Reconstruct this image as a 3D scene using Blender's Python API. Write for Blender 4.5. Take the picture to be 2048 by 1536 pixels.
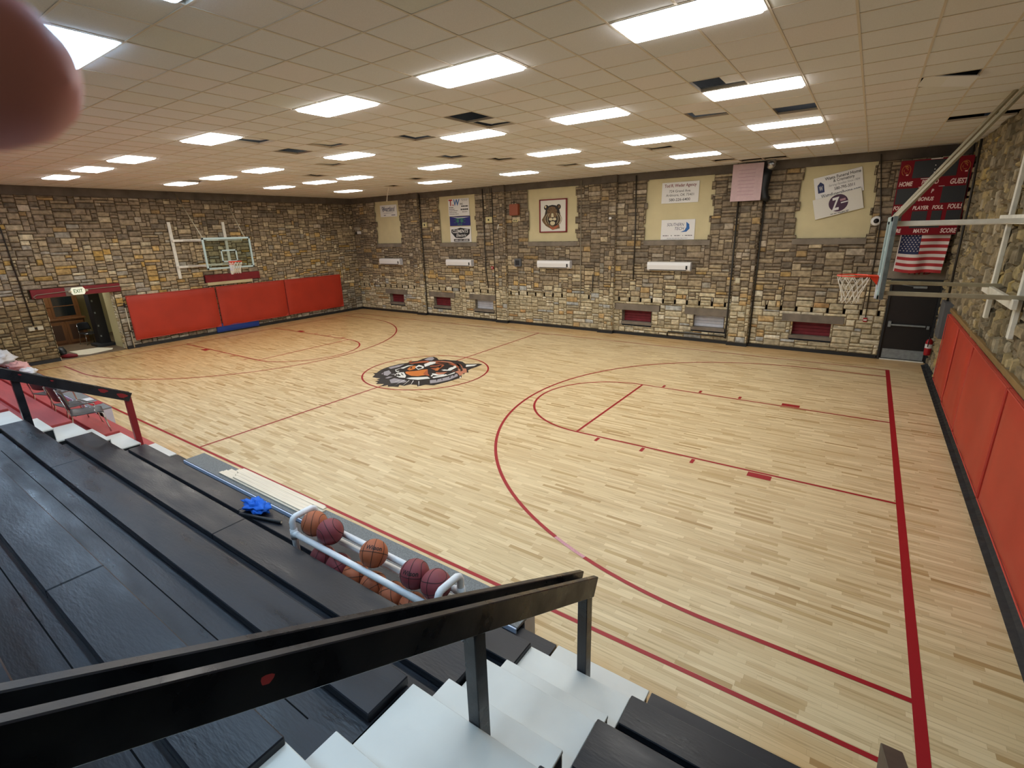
import bpy, bmesh, math, random
from mathutils import Vector, Matrix
R = math.radians
PI = math.pi
scene = bpy.context.scene
for o in list(bpy.data.objects): bpy.data.objects.remove(o)
COL = scene.collection

# ------------------------------------------------------------------ camera
EYE = Vector((-.88718, -10.09111, 3.89961))
yaw, pitch, roll = 2.1851, -.30054, -.02787
fw = Vector((math.cos(yaw)*math.cos(pitch), math.sin(yaw)*math.cos(pitch), math.sin(pitch)))
rt = Vector((math.sin(yaw), -math.cos(yaw), 0)); up = rt.cross(fw)
rt, up = rt*math.cos(roll)+up*math.sin(roll), up*math.cos(roll)-rt*math.sin(roll)
cd = bpy.data.cameras.new('camera'); cam = bpy.data.objects.new('camera', cd); COL.objects.link(cam)
M = Matrix((rt, up, -fw)).transposed().to_4x4(); M.translation = EYE; cam.matrix_world = M
cd.sensor_width = 36; cd.lens = 991.024/2048*36; cd.clip_start = .005; cd.clip_end = 200
cd.dof.use_dof = True; cd.dof.focus_distance = 7.0; cd.dof.aperture_fstop = 19
scene.camera = cam
# ------------------------------------------------------------------ world + view
w = bpy.data.worlds.new('world'); scene.world = w; w.use_nodes = True
w.node_tree.nodes['Background'].inputs[0].default_value = (.75, .85, 1, 1)
w.node_tree.nodes['Background'].inputs[1].default_value = .01
vs = scene.view_settings
vs.view_transform = 'Standard'; vs.look = 'None'; vs.gamma = 1; vs.use_curve_mapping = False
vs.exposure = 0.0
LAMP = 17.8            # radiance of the ceiling diffusers
LAMP_COLOR = (.98, .97, .93)
COOL_COLOR = (.50, .74, 1.0)   # daylight-white tubes in the rows over the bleachers

# ------------------------------------------------------------------ materials
def srgb(c):
    if isinstance(c, str): c = tuple(int(c[i:i+2], 16)/255 for i in (0, 2, 4))
    return tuple(x/12.92 if x <= .04045 else ((x+.055)/1.055)**2.4 for x in c)
MATS = {}
def mat(name, col, rough=.6, metal=0, var=0, vscale=8, bump=0, bscale=40, emit=0, stretch=(1,1,1), spec=.5, rvar=0, coat=0, alpha=None, trans=0):
    m = bpy.data.materials.new(name); m.use_nodes = True; nt = m.node_tree; N = nt.nodes; Lk = nt.links
    b = N['Principled BSDF']; c = srgb(col)
    b.inputs['Base Color'].default_value = (*c, 1); b.inputs['Roughness'].default_value = rough
    b.inputs['Metallic'].default_value = metal; b.inputs['Specular IOR Level'].default_value = spec
    b.inputs['Coat Weight'].default_value = coat
    b.inputs['Transmission Weight'].default_value = trans
    if emit:
        b.inputs['Emission Color'].default_value = (*c, 1); b.inputs['Emission Strength'].default_value = emit
    if var or bump or rvar:
        tc = N.new('ShaderNodeTexCoord'); mp = N.new('ShaderNodeMapping'); mp.inputs['Scale'].default_value = stretch
        Lk.new(tc.outputs['Object'], mp.inputs[0])
    if var or rvar:
        n = N.new('ShaderNodeTexNoise'); n.inputs['Scale'].default_value = vscale; n.inputs['Detail'].default_value = 6
        Lk.new(mp.outputs[0], n.inputs[0])
    if var:
        rp = N.new('ShaderNodeMapRange'); rp.inputs[1].default_value = .3; rp.inputs[2].default_value = .7
        rp.inputs[3].default_value = 1-var; rp.inputs[4].default_value = 1+var
        Lk.new(n.outputs[0], rp.inputs[0])
        mx = N.new('ShaderNodeVectorMath'); mx.operation = 'SCALE'; mx.inputs[0].default_value = c
        Lk.new(rp.outputs[0], mx.inputs[3]); Lk.new(mx.outputs[0], b.inputs['Base Color'])
    if rvar:
        rp = N.new('ShaderNodeMapRange'); rp.inputs[1].default_value = .35; rp.inputs[2].default_value = .65
        rp.inputs[3].default_value = max(.03, rough-rvar); rp.inputs[4].default_value = min(1, rough+rvar)
        Lk.new(n.outputs[0], rp.inputs[0]); Lk.new(rp.outputs[0], b.inputs['Roughness'])
    if bump:
        n2 = N.new('ShaderNodeTexNoise'); n2.inputs['Scale'].default_value = bscale; n2.inputs['Detail'].default_value = 5
        Lk.new(mp.outputs[0], n2.inputs[0])
        bp = N.new('ShaderNodeBump'); bp.inputs['Strength'].default_value = bump; bp.inputs['Distance'].default_value = .01
        Lk.new(n2.outputs[0], bp.inputs['Height']); Lk.new(bp.outputs[0], b.inputs['Normal'])
    MATS[name] = m; return m
def math_node(nt, op, a, b=None, c=None):
    n = nt.nodes.new('ShaderNodeMath'); n.operation = op
    for i, v in enumerate((a, b, c)):
        if v is None: continue
        if isinstance(v, (int, float)): n.inputs[i].default_value = v
        else: nt.links.new(v, n.inputs[i])
    return n.outputs[0]
def mixc(nt, f, a, b, mode='MIX'):
    n = nt.nodes.new('ShaderNodeMix'); n.data_type = 'RGBA'; n.blend_type = mode
    for s, v in ((n.inputs[0], f), (n.inputs[6], a), (n.inputs[7], b)):
        if isinstance(v, (int, float)): s.default_value = v
        elif isinstance(v, tuple): s.default_value = (*v, 1)
        else: nt.links.new(v, s)
    return n.outputs[2]
def ramp(nt, f, stops):
    n = nt.nodes.new('ShaderNodeValToRGB'); nt.links.new(f, n.inputs[0]); e = n.color_ramp.elements
    while len(e) < len(stops): e.new(.5)
    for s, (p, c) in zip(e, stops): s.position = p; s.color = (*srgb(c), 1)
    return n.outputs[0]
def floor_material():
    m = bpy.data.materials.new('maple_strip_floor'); m.use_nodes = True; nt = m.node_tree; N = nt.nodes; Lk = nt.links
    b = N['Principled BSDF']; tc = N.new('ShaderNodeTexCoord'); sp = N.new('ShaderNodeSeparateXYZ'); Lk.new(tc.outputs['Object'], sp.inputs[0])
    x, y = sp.outputs[0], sp.outputs[1]
    row = math_node(nt, 'FLOOR', math_node(nt, 'DIVIDE', y, .0572))
    w1 = N.new('ShaderNodeTexWhiteNoise'); w1.noise_dimensions = '1D'; Lk.new(row, w1.inputs['W'])
    px = math_node(nt, 'ADD', math_node(nt, 'DIVIDE', x, .5), math_node(nt, 'MULTIPLY', w1.outputs[0], 13.7))
    pl = math_node(nt, 'FLOOR', px)
    cb = N.new('ShaderNodeCombineXYZ'); Lk.new(row, cb.inputs[0]); Lk.new(pl, cb.inputs[1])
    w2 = N.new('ShaderNodeTexWhiteNoise'); w2.noise_dimensions = '2D'; Lk.new(cb.outputs[0], w2.inputs['Vector'])
    base = ramp(nt, w2.outputs[0], [(0, 'e3cfa6'), (.3, 'd9c49a'), (.6, 'd3bd93'), (.86, 'cdb489'), (.96, 'c0a576'), (1, 'b09264')])
    # grain streaks along the strips, unique per board
    gv = N.new('ShaderNodeCombineXYZ'); Lk.new(math_node(nt, 'MULTIPLY', x, 1.6), gv.inputs[0]); Lk.new(math_node(nt, 'MULTIPLY', y, 34), gv.inputs[1]); Lk.new(math_node(nt, 'MULTIPLY', w2.outputs[0], 40), gv.inputs[2])
    g = N.new('ShaderNodeTexNoise'); g.inputs['Scale'].default_value = 1; g.inputs['Detail'].default_value = 4; Lk.new(gv.outputs[0], g.inputs[0])
    gs = N.new('ShaderNodeMapRange'); gs.inputs[1].default_value = .53; gs.inputs[2].default_value = .72; Lk.new(g.outputs[0], gs.inputs[0])
    c = mixc(nt, math_node(nt, 'MULTIPLY', gs.outputs[0], .55), base, srgb('997b50'))
    # joints
    fy = math_node(nt, 'FRACT', math_node(nt, 'DIVIDE', y, .0572)); fx = math_node(nt, 'FRACT', px)
    jy = math_node(nt, 'LESS_THAN', fy, .05); jx = math_node(nt, 'LESS_THAN', fx, .004)
    c = mixc(nt, math_node(nt, 'MULTIPLY', math_node(nt, 'MAXIMUM', jy, jx), .3), c, srgb('7a5a38'))
    # old amber finish left unsanded around the court; floor tinted amber towards the far left end
    nz = N.new('ShaderNodeTexNoise'); nz.inputs['Scale'].default_value = .9; nz.inputs['Detail'].default_value = 4; Lk.new(tc.outputs['Object'], nz.inputs[0])
    wob = math_node(nt, 'MULTIPLY', math_node(nt, 'SUBTRACT', nz.outputs[0], .5), 1.2)
    def sstep(v, a, bb):
        r = N.new('ShaderNodeMapRange'); r.interpolation_type = 'SMOOTHSTEP'; r.inputs[1].default_value = a; r.inputs[2].default_value = bb; Lk.new(v, r.inputs[0]); return r.outputs[0]
    near = sstep(math_node(nt, 'SUBTRACT', wob, y), 6.35, 7.1)
    far = math_node(nt, 'MULTIPLY', sstep(math_node(nt, 'ADD', wob, y), 6.3, 7.0), .7)
    left = math_node(nt, 'MULTIPLY', sstep(math_node(nt, 'SUBTRACT', wob, x), 12.5, 22.0), .95)
    a = math_node(nt, 'MAXIMUM', near, math_node(nt, 'MAXIMUM', far, left))
    c = mixc(nt, math_node(nt, 'MULTIPLY', a, .75), c, mixc(nt, 1.0, c, (.86, .62, .36), 'MULTIPLY'))
    Lk.new(c, b.inputs['Base Color'])
    b.inputs['Roughness'].default_value = .38; b.inputs['Specular IOR Level'].default_value = .35
    MATS['floor'] = m; return m
def stone_material(name, bump=.6):
    m = bpy.data.materials.new(name); m.use_nodes = True; nt = m.node_tree; N = nt.nodes; Lk = nt.links
    b = N['Principled BSDF']; a = N.new('ShaderNodeVertexColor'); a.layer_name = 'Col'
    tc = N.new('ShaderNodeTexCoord')
    n = N.new('ShaderNodeTexNoise'); n.inputs['Scale'].default_value = 9; n.inputs['Detail'].default_value = 8; Lk.new(tc.outputs['Object'], n.inputs[0])
    r = N.new('ShaderNodeMapRange'); r.inputs[1].default_value = .3; r.inputs[2].default_value = .7; r.inputs[3].default_value = .62; r.inputs[4].default_value = 1.3; Lk.new(n.outputs[0], r.inputs[0])
    s = N.new('ShaderNodeVectorMath'); s.operation = 'SCALE'; Lk.new(a.outputs[0], s.inputs[0]); Lk.new(r.outputs[0], s.inputs[3])
    Lk.new(s.outputs[0], b.inputs['Base Color']); b.inputs['Roughness'].default_value = .85; b.inputs['Specular IOR Level'].default_value = .25
    n2 = N.new('ShaderNodeTexNoise'); n2.inputs['Scale'].default_value = 22; n2.inputs['Detail'].default_value = 8; Lk.new(tc.outputs['Object'], n2.inputs[0])
    bp = N.new('ShaderNodeBump'); bp.inputs['Strength'].default_value = bump; bp.inputs['Distance'].default_value = .02
    Lk.new(n2.outputs[0], bp.inputs['Height']); Lk.new(bp.outputs[0], b.inputs['Normal']); MATS[name] = m; return m
def tile_material():
    m = bpy.data.materials.new('ceiling_tile'); m.use_nodes = True; nt = m.node_tree; N = nt.nodes; Lk = nt.links
    b = N['Principled BSDF']; tc = N.new('ShaderNodeTexCoord'); sp = N.new('ShaderNodeSeparateXYZ'); Lk.new(tc.outputs['Object'], sp.inputs[0])
    ix = math_node(nt, 'FLOOR', math_node(nt, 'DIVIDE', math_node(nt, 'ADD', sp.outputs[0], .0317), .62174))
    iy = math_node(nt, 'FLOOR', math_node(nt, 'DIVIDE', math_node(nt, 'ADD', sp.outputs[1], 5.2284), .62174))
    cb = N.new('ShaderNodeCombineXYZ'); Lk.new(ix, cb.inputs[0]); Lk.new(iy, cb.inputs[1])
    w2 = N.new('ShaderNodeTexWhiteNoise'); w2.noise_dimensions = '2D'; Lk.new(cb.outputs[0], w2.inputs['Vector'])
    c = ramp(nt, w2.outputs[0], [(0, 'd9dadc'), (.5, 'dddde0'), (.85, 'dfdbdc'), (1, 'd7d8d4')])
    n = N.new('ShaderNodeTexNoise'); n.inputs['Scale'].default_value = 130; n.inputs['Detail'].default_value = 3; Lk.new(tc.outputs['Object'], n.inputs[0])
    r = N.new('ShaderNodeMapRange'); r.inputs[3].default_value = .85; r.inputs[4].default_value = 1.12; Lk.new(n.outputs[0], r.inputs[0])
    s = N.new('ShaderNodeVectorMath'); s.operation = 'SCALE'; Lk.new(c, s.inputs[0]); Lk.new(r.outputs[0], s.inputs[3]); Lk.new(s.outputs[0], b.inputs['Base Color'])
    b.inputs['Roughness'].default_value = .95; b.inputs['Specular IOR Level'].default_value = .1; MATS['tile'] = m; return m
floor_material(); stone_material('stone'); tile_material()
mat('grid', 'd2c8ba', .6, spec=.3); mat('chip_red', 'd8525a', .5); mat('void', '0a0b0d', .95, spec=.1); mat('diffuser', (1, 1, 1), .4)
mat('diffuser_cool', (1, 1, 1), .4); nd = MATS['diffuser_cool'].node_tree.nodes['Principled BSDF']; nd.inputs['Emission Color'].default_value = (*COOL_COLOR, 1); nd.inputs['Emission Strength'].default_value = LAMP*1.05
nd = MATS['diffuser'].node_tree.nodes['Principled BSDF']; nd.inputs['Emission Color'].default_value = (*LAMP_COLOR, 1); nd.inputs['Emission Strength'].default_value = LAMP
mat('concrete', '7d7468', .9, var=.25, vscale=3, bump=.3, bscale=30); mat('beam', '5e564e', .9, var=.25, vscale=2.5)
mat('panel', 'cdc29b', .85, var=.06, vscale=2, bump=.15, bscale=25); mat('white_sign', 'e4e4e4', .45); mat('cream_sign', 'dcdad2', .5)
mat('maroon', '7a1620', .6, var=.15, vscale=5); mat('dark_red', '75202a', .7, var=.2, vscale=6); mat('white_slat', 'c9ccd6', .6, var=.08)
mat('ac_white', 'e9eaec', .35); mat('black', '131417', .5); mat('charcoal', '232629', .45); mat('rubber', '16181c', .5, var=.3, vscale=12, rvar=.15)
mat('pad_red', 'b23420', .5, var=.09, vscale=1.6, bump=.1, bscale=3); mat('pad_side', 'c24a3c', .5); mat('pad_blue', '1d3f8c', .5)
mat('line_red', '9c1420', .4, spec=.35); mat('line_worn', 'c9909a', .5, var=.2, vscale=60)
mat('black_wood', '1f2127', .36, var=.2, vscale=3, bump=.14, bscale=26, stretch=(.6, 2.5, 2.5), rvar=.09, spec=.38)
mat('black_wood_dull', '2b2d2e', .42, var=.3, vscale=3, bump=.25, bscale=12, stretch=(.5, 5, 4), rvar=.12)
mat('rail_black', '1a1c23', .33, var=.25, vscale=6, bump=.15, bscale=14, rvar=.1); mat('rail_brown', '3f3833', .45, var=.3, vscale=7)
mat('red_wood', 'b04340', .5, var=.14, vscale=2, bump=.2, bscale=8, stretch=(.5, 4, 4)); mat('red_dark', '8e1f26', .45)
mat('step_white', 'd9d8d0', .42, var=.07, vscale=2.4, bump=.08, bscale=20); mat('pvc', 'eceef0', .3); mat('pvc_mark', '22252a', .5)
mat('ball_orange', 'b4623c', .5, bump=.35, bscale=420, var=.1, vscale=5); mat('ball_maroon', '8c3c42', .5, bump=.35, bscale=420, var=.1, vscale=5); mat('seam', '1c1412', .6)
mat('rim', 'dd3a16', .35); mat('net', 'e4e0d4', .8); mat('steel_white', 'e6e4da', .45, var=.1); mat('steel_grey', '8f979a', .4, metal=.3, var=.15, vscale=14)
mat('steel_tan', 'a39a82', .5, var=.12); mat('galv', '9aa0a2', .3, metal=.9, var=.2, vscale=10); mat('chrome', 'c8c8c8', .18, metal=1)
mat('door_black', '1d1c1e', .42, var=.1); mat('elec_grey', '5d6064', .5); mat('pipe_dark', '2c2822', .6); mat('pipe_light', '8d8472', .6)
mat('chair_grey', '3b3d40', .38); mat('carpet', '7b7d7c', .95, var=.4, vscale=130); mat('blue_white', 'ccdcf6', .35); mat('plank_pale', 'e9dcc6', .5, var=.1, vscale=2, stretch=(1, 14, 8))
mat('blue_cloth', '1468d8', .8, bump=.4, bscale=30); mat('paper', 'e6dcc2', .8, var=.05); mat('navy', '1b2a5c', .6); mat('ink', '1d1f24', .6); mat('ink_grey', '7b7f86', .6)
mat('sign_red', 'b01d26', .6); mat('sign_blue', '2a63a8', .6); mat('sign_navy', '1f2272', .5); mat('sign_green', '3c7a68', .6); mat('purple', '3e1438', .5); mat('purple_light', 'a77f8c', .5)
mat('orange_paint', 'd07a35', .4); mat('orange_dark', 'a85a38', .4); mat('salmon', 'bd7c60', .4); mat('paint_black', '1c181b', .4); mat('paint_white', 'e2e6e2', .4); mat('paint_grey', '9c99a0', .4)
mat('tiger_brown', '6e5638', .6, var=.2, vscale=20); mat('tiger_dark', '231a12', .6); mat('tiger_cream', 'cfc4a2', .6)
mat('score_red', '780d1b', .7, spec=.2); mat('score_side', '5c0e18', .5); mat('score_text', 'e8c9c4', .5); mat('gold', 'c98a4a', .5)
mat('flag_red', 'a82c30', .8); mat('flag_white', 'd9d0cc', .8); mat('flag_blue', '252c52', .8); mat('ext_red', 'a01822', .3)
mat('exit_face', 'e2e4cc', .5, emit=.5); mat('exit_green', '1e6a3c', .5); mat('oak', '6a431f', .45, var=.2, vscale=3, stretch=(4, 4, .6)); mat('oak_dark', '3e2612', .5)
mat('lobby_wall', 'c9be8e', .8); mat('lobby_floor', '6b5840', .6, var=.2, vscale=3); mat('mop', 'c9c2a8', .6); mat('pink_board', 'c9aeb2', .7, var=.06, vscale=8)
mat('skin', 'f0a0a0', .5); mat('nail', 'b06a60', .3); mat('orange_box', '8c4a30', .6); mat('cloth_pink', 'd8a49c', .9, bump=.3, bscale=30); mat('cloth_white', 'd9d8d8', .9, bump=.3, bscale=30); mat('cloth_blue', '39497c', .9)
mat('wood_trim', '8a6f44', .6, var=.15, vscale=4); mat('duct', 'a9abad', .25, metal=.9, bump=.6, bscale=20)
gl = mat('glass', 'cfe0da', .03, trans=1.0); gl.node_tree.nodes['Principled BSDF'].inputs['IOR'].default_value = 1.15
mat('board_frame', 'a9bcbc', .35); mat('cabinet_glass', '1b1f1e', .08)

# ------------------------------------------------------------------ mesh builder
class MB:
    def __init__(s): s.v = []; s.f = []; s.m = []; s.mi = 0; s.names = []
    def use(s, name):
        if name not in s.names: s.names.append(name)
        s.mi = s.names.index(name); return s
    def add(s, vs, fs, M=None):
        b = len(s.v)
        s.v += [tuple(M @ Vector(p)) if M else tuple(p) for p in vs]
        s.f += [tuple(b+i for i in f) for f in fs]; s.m += [s.mi]*len(fs); return s
    def box(s, x0, x1, y0, y1, z0, z1, M=None):
        vs = [(x, y, z) for x in (x0, x1) for y in (y0, y1) for z in (z0, z1)]
        return s.add(vs, [(0,1,3,2), (4,6,7,5), (0,4,5,1), (2,3,7,6), (0,2,6,4), (1,5,7,3)], M)
    def cbox(s, c, d, M=None, ch=.006):           # chamfered box, centre c, size d
        hx, hy, hz = d[0]/2, d[1]/2, d[2]/2; ch = min(ch, hx*.6, hy*.6, hz*.6)
        vs = []; ix = {}
        for sx in (-1, 1):
            for sy in (-1, 1):
                for sz in (-1, 1):
                    for k in range(3):
                        p = [sx*(hx-(ch if k != 0 else 0)), sy*(hy-(ch if k != 1 else 0)), sz*(hz-(ch if k != 2 else 0))]
                        ix[(sx, sy, sz, k)] = len(vs); vs.append((c[0]+p[0], c[1]+p[1], c[2]+p[2]))
        g = lambda *a: ix[a]
        F = []
        for k in range(3):
            a, b = [i for i in range(3) if i != k]
            for sg in (-1, 1):
                q = []
                for (p, r) in ((-1,-1), (1,-1), (1,1), (-1,1)):
                    t = [0,0,0]; t[k] = sg; t[a] = p; t[b] = r; q.append(g(t[0], t[1], t[2], k))
                F.append(tuple(q if (sg > 0) == (k != 1) else q[::-1]))
        for k in range(3):                         # edges parallel to axis k
            a, b = [i for i in range(3) if i != k]
            for p in (-1, 1):
                for r in (-1, 1):
                    t0 = [0,0,0]; t1 = [0,0,0]; t0[k] = -1; t1[k] = 1; t0[a] = t1[a] = p; t0[b] = t1[b] = r
                    q = [g(*t0, a), g(*t1, a), g(*t1, b), g(*t0, b)]
                    F.append(tuple(q))
        for sx in (-1, 1):
            for sy in (-1, 1):
                for sz in (-1, 1):
                    F.append((g(sx,sy,sz,0), g(sx,sy,sz,1), g(sx,sy,sz,2)))
        return s.add(vs, F, M)
    def tube(s, pts, r, n=10, caps=True, closed=False):
        P = [Vector(p) for p in pts]; k = len(P); rr = r if isinstance(r, (list, tuple)) else [r]*k
        vs = []; prev = None
        for i in range(k):
            if closed: d = (P[(i+1) % k]-P[i-1])
            else: d = P[min(i+1, k-1)]-P[max(i-1, 0)]
            d.normalize()
            if prev is None:
                a = Vector((0,0,1)) if abs(d.z) < .9 else Vector((1,0,0)); u = d.cross(a).normalized()
            else:
                u = prev-d*prev.dot(d)
                u = u.normalized() if u.length > 1e-6 else d.orthogonal().normalized()
            prev = u; v = d.cross(u)
            for j in range(n):
                t = 2*PI*j/n; vs.append(P[i]+(u*math.cos(t)+v*math.sin(t))*rr[i])
        F = []
        for i in range(k if closed else k-1):
            for j in range(n):
                a = i*n+j; b = i*n+(j+1) % n; c = ((i+1) % k)*n+(j+1) % n; e = ((i+1) % k)*n+j; F.append((a, b, c, e))
        if caps and not closed: F.append(tuple(range(n))[::-1]); F.append(tuple((k-1)*n+j for j in range(n)))
        return s.add(vs, F)
    def lathe(s, prof, n=24, M=None):              # profile of (r, z)
        vs = [(r*math.cos(2*PI*j/n), r*math.sin(2*PI*j/n), z) for r, z in prof for j in range(n)]
        F = [(i*n+j, i*n+(j+1) % n, (i+1)*n+(j+1) % n, (i+1)*n+j) for i in range(len(prof)-1) for j in range(n)]
        return s.add(vs, F, M)
    def poly(s, pts, M=None): return s.add(pts, [tuple(range(len(pts)))], M)
    def prism(s, pts, d, M=None):                  # planar outline pts (3D) extruded by vector d
        n = len(pts); d = Vector(d); vs = [Vector(p) for p in pts]; vs += [p+d for p in vs]
        return s.add(vs, [tuple(range(n))[::-1], tuple(range(n, 2*n))]+[(i, (i+1) % n, n+(i+1) % n, n+i) for i in range(n)], M)
    def obj(s, name, parent=None, smooth=False, loc=None, mats=None, fix=True):
        me = bpy.data.meshes.new(name); me.from_pydata([tuple(p) for p in s.v], [], s.f)
        for n in s.names: me.materials.append(MATS[n])
        me.polygons.foreach_set('material_index', s.m)
        if smooth: me.polygons.foreach_set('use_smooth', [True]*len(me.polygons))
        if fix:
            bm = bmesh.new(); bm.from_mesh(me); bmesh.ops.recalc_face_normals(bm, faces=bm.faces); bm.to_mesh(me); bm.free()
        me.update()
        o = bpy.data.objects.new(name, me); COL.objects.link(o)
        if parent: o.parent = parent
        if loc: o.location = loc
        return o
def mb(m): return MB().use(m)
def thing(name, label, cat, loc=(0,0,0), rz=0, group=None):
    o = bpy.data.objects.new(name, None); COL.objects.link(o); o.location = loc; o.rotation_euler = (0, 0, rz)
    o.empty_display_size = .1; o['label'] = label; o['category'] = cat
    if group: o['group'] = group
    return o
def tag(o, label, cat, group=None, kind=None):
    o['label'] = label; o['category'] = cat
    if group: o['group'] = group
    if kind: o['kind'] = kind
    return o
def struct(o): o['kind'] = 'structure'; return o
def copy_tree(o, parent=None):
    c = o.copy(); COL.objects.link(c)
    if parent: c.parent = parent
    for ch in list(o.children): copy_tree(ch, c)
    return c
def text_mesh(txt, size=1, shear=0, bold=0, spacing=1, align='CENTER', extrude=0):
    cu = bpy.data.curves.new('t', 'FONT'); cu.body = txt; cu.size = size; cu.shear = shear; cu.offset = bold
    cu.space_character = spacing; cu.align_x = align; cu.align_y = 'CENTER'; cu.extrude = extrude; cu.resolution_u = 3
    ob = bpy.data.objects.new('t', cu); COL.objects.link(ob)
    bpy.context.view_layer.update()
    me = bpy.data.meshes.new_from_object(ob.evaluated_get(bpy.context.evaluated_depsgraph_get()))
    bpy.data.objects.remove(ob); bpy.data.curves.remove(cu); return me
def lettering(txt, m, parent, M, height, width=None, name='lettering', **k):
    me = text_mesh(txt, **k); xs = [v.co.x for v in me.vertices]; ys = [v.co.y for v in me.vertices]
    w0 = max(xs)-min(xs); h0 = .72*k.get('size', 1); sx = (width/w0) if width else height/h0; sy = height/h0
    cx = (max(xs)+min(xs))/2; cy = (max(ys)+min(ys))/2
    for v in me.vertices: v.co = M @ Vector(((v.co.x-cx)*sx, (v.co.y-cy)*sy, 0))
    me.materials.clear(); me.materials.append(MATS[m]); me.name = name
    o = bpy.data.objects.new(name, me); COL.objects.link(o)
    if parent: o.parent = parent
    return o
def face_back(x, y, z, a=0): return Matrix.Translation((x, y, z)) @ Matrix.Rotation(-a, 4, 'Y') @ Matrix.Rotation(PI/2, 4, 'X')      # seen looking to +y
def face_left(x, y, z): return Matrix.Translation((x, y, z)) @ Matrix.Rotation(PI/2, 4, 'Z') @ Matrix.Rotation(PI/2, 4, 'X')   # on the left wall, seen looking to -x
# ------------------------------------------------------------------ stone walls
def stones(mbd, cols, frame, u0, u1, z0, z1, holes, seed, palette, cell=(.06, .05), depth=0, wr=(3, 8), hr=(2, 4), rough=.022):
    """Random ashlar: frame(u, z, d) -> world point. holes: (u0,u1,z0,z1) kept free of stones and mortar."""
    rnd = random.Random(seed); nx = int(round((u1-u0)/cell[0])); nz = int(round((z1-z0)/cell[1])); cx = (u1-u0)/nx; cz = (z1-z0)/nz
    occ = [[0]*nx for _ in range(nz)]
    for j in range(nz):
        z = z0+(j+.5)*cz
        for a, b, c, d in holes:
            if c <= z <= d:
                for i in range(max(0, int((a-u0)/cx+.5)), min(nx, int((b-u0)/cx+.5))): occ[j][i] = 2
    # mortar, one strip of quads per row and run
    for j in range(nz):
        i = 0
        while i < nx:
            if occ[j][i] == 2: i += 1; continue
            k = i
            while k < nx and occ[j][k] != 2: k += 1
            a, b, c, d = u0+i*cx, u0+k*cx, z0+j*cz, z0+(j+1)*cz
            mbd.add([frame(a, c, depth), frame(b, c, depth), frame(b, d, depth), frame(a, d, depth)], [(0,1,2,3)]); cols.append(palette('mortar', (a+b)/2, (c+d)/2, rnd)); i = k
    for j in range(nz):
        for i in range(nx):
            if occ[j][i]: continue
            w = rnd.randint(*wr); h = rnd.randint(*hr)
            if rnd.random() < .12: w, h = wr[1]+rnd.randint(0, 3), max(2, h-1)
            n = 0
            while n < w and i+n < nx and not occ[j][i+n]: n += 1
            w = n
            if i+w < nx-0 and i+w+1 < nx and not occ[j][i+w] and occ[j][i+w+1]: w += 1
            hh = 1
            while hh < h and j+hh < nz and all(not occ[j+hh][i+q] for q in range(w)): hh += 1
            h = hh
            for q in range(h):
                for p in range(w): occ[j+q][i+p] = 1
            g = .0115; a, b, c, d = u0+i*cx+g, u0+(i+w)*cx-g, z0+j*cz+g, z0+(j+h)*cz-g
            if b-a < .02 or d-c < .02: continue
            jt = lambda s: rnd.uniform(-s, s)
            ring = [(a, c), ((a+b)/2+jt(.03), c), (b, c), (b, (c+d)/2+jt(.02)), (b, d), ((a+b)/2+jt(.03), d), (a, d), (a, (c+d)/2+jt(.02))]
            ring = [(x+jt(.007), y+jt(.007)) for x, y in ring]
            base = rnd.uniform(.012, .012+rough); ins = rnd.uniform(.012, .022)
            mx, my = (a+b)/2, (c+d)/2; vs = []; V = frame
            for x, y in ring: vs.append(V(x, y, depth+.001))
            for x, y in ring:
                fx = min(1, ins*1.6/max((b-a)/2, .01)); fy = min(1, ins*1.6/max((d-c)/2, .01))
                vs.append(V(x+(mx-x)*min(.6, fx), y+(my-y)*min(.6, fy), depth+base+jt(.006)))
            vs.append(V(mx+jt(.02), my+jt(.01), depth+base+jt(rough*.35)))
            F = [(k, (k+1) % 8, 8+(k+1) % 8, 8+k) for k in range(8)]+[(8+k, 8+(k+1) % 8, 16) for k in range(8)]
            mbd.add(vs, F); col = palette('stone', mx, my, rnd); cols += [col]*len(F)
def wall_obj(name, mbd, cols):
    o = mbd.obj(name, fix=False); me = o.data; a = me.color_attributes.new('Col', 'FLOAT_COLOR', 'CORNER')
    flat = []
    for p, c in zip(me.polygons, cols): flat += [c[0], c[1], c[2], 1]*p.loop_total
    a.data.foreach_set('color', flat); return o
def pick(rnd, opts):
    t = rnd.random()*sum(o[0] for o in opts)
    for wgt, c in opts:
        t -= wgt
        if t <= 0: break
    c = srgb(c); k = rnd.uniform(.86, 1.15); return tuple(min(1, x*k) for x in c)
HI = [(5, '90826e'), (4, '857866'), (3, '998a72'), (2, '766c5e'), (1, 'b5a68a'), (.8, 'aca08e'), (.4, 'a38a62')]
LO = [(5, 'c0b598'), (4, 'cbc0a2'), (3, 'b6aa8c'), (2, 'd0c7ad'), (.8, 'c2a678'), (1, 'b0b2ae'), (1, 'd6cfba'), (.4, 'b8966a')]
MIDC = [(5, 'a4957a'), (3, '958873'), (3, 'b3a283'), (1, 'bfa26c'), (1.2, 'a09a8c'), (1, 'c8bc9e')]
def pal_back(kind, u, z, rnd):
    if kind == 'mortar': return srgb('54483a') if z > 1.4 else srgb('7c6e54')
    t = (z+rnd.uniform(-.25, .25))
    return pick(rnd, LO if t < 1.6 else (MIDC if t < 2.5 else HI))
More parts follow.
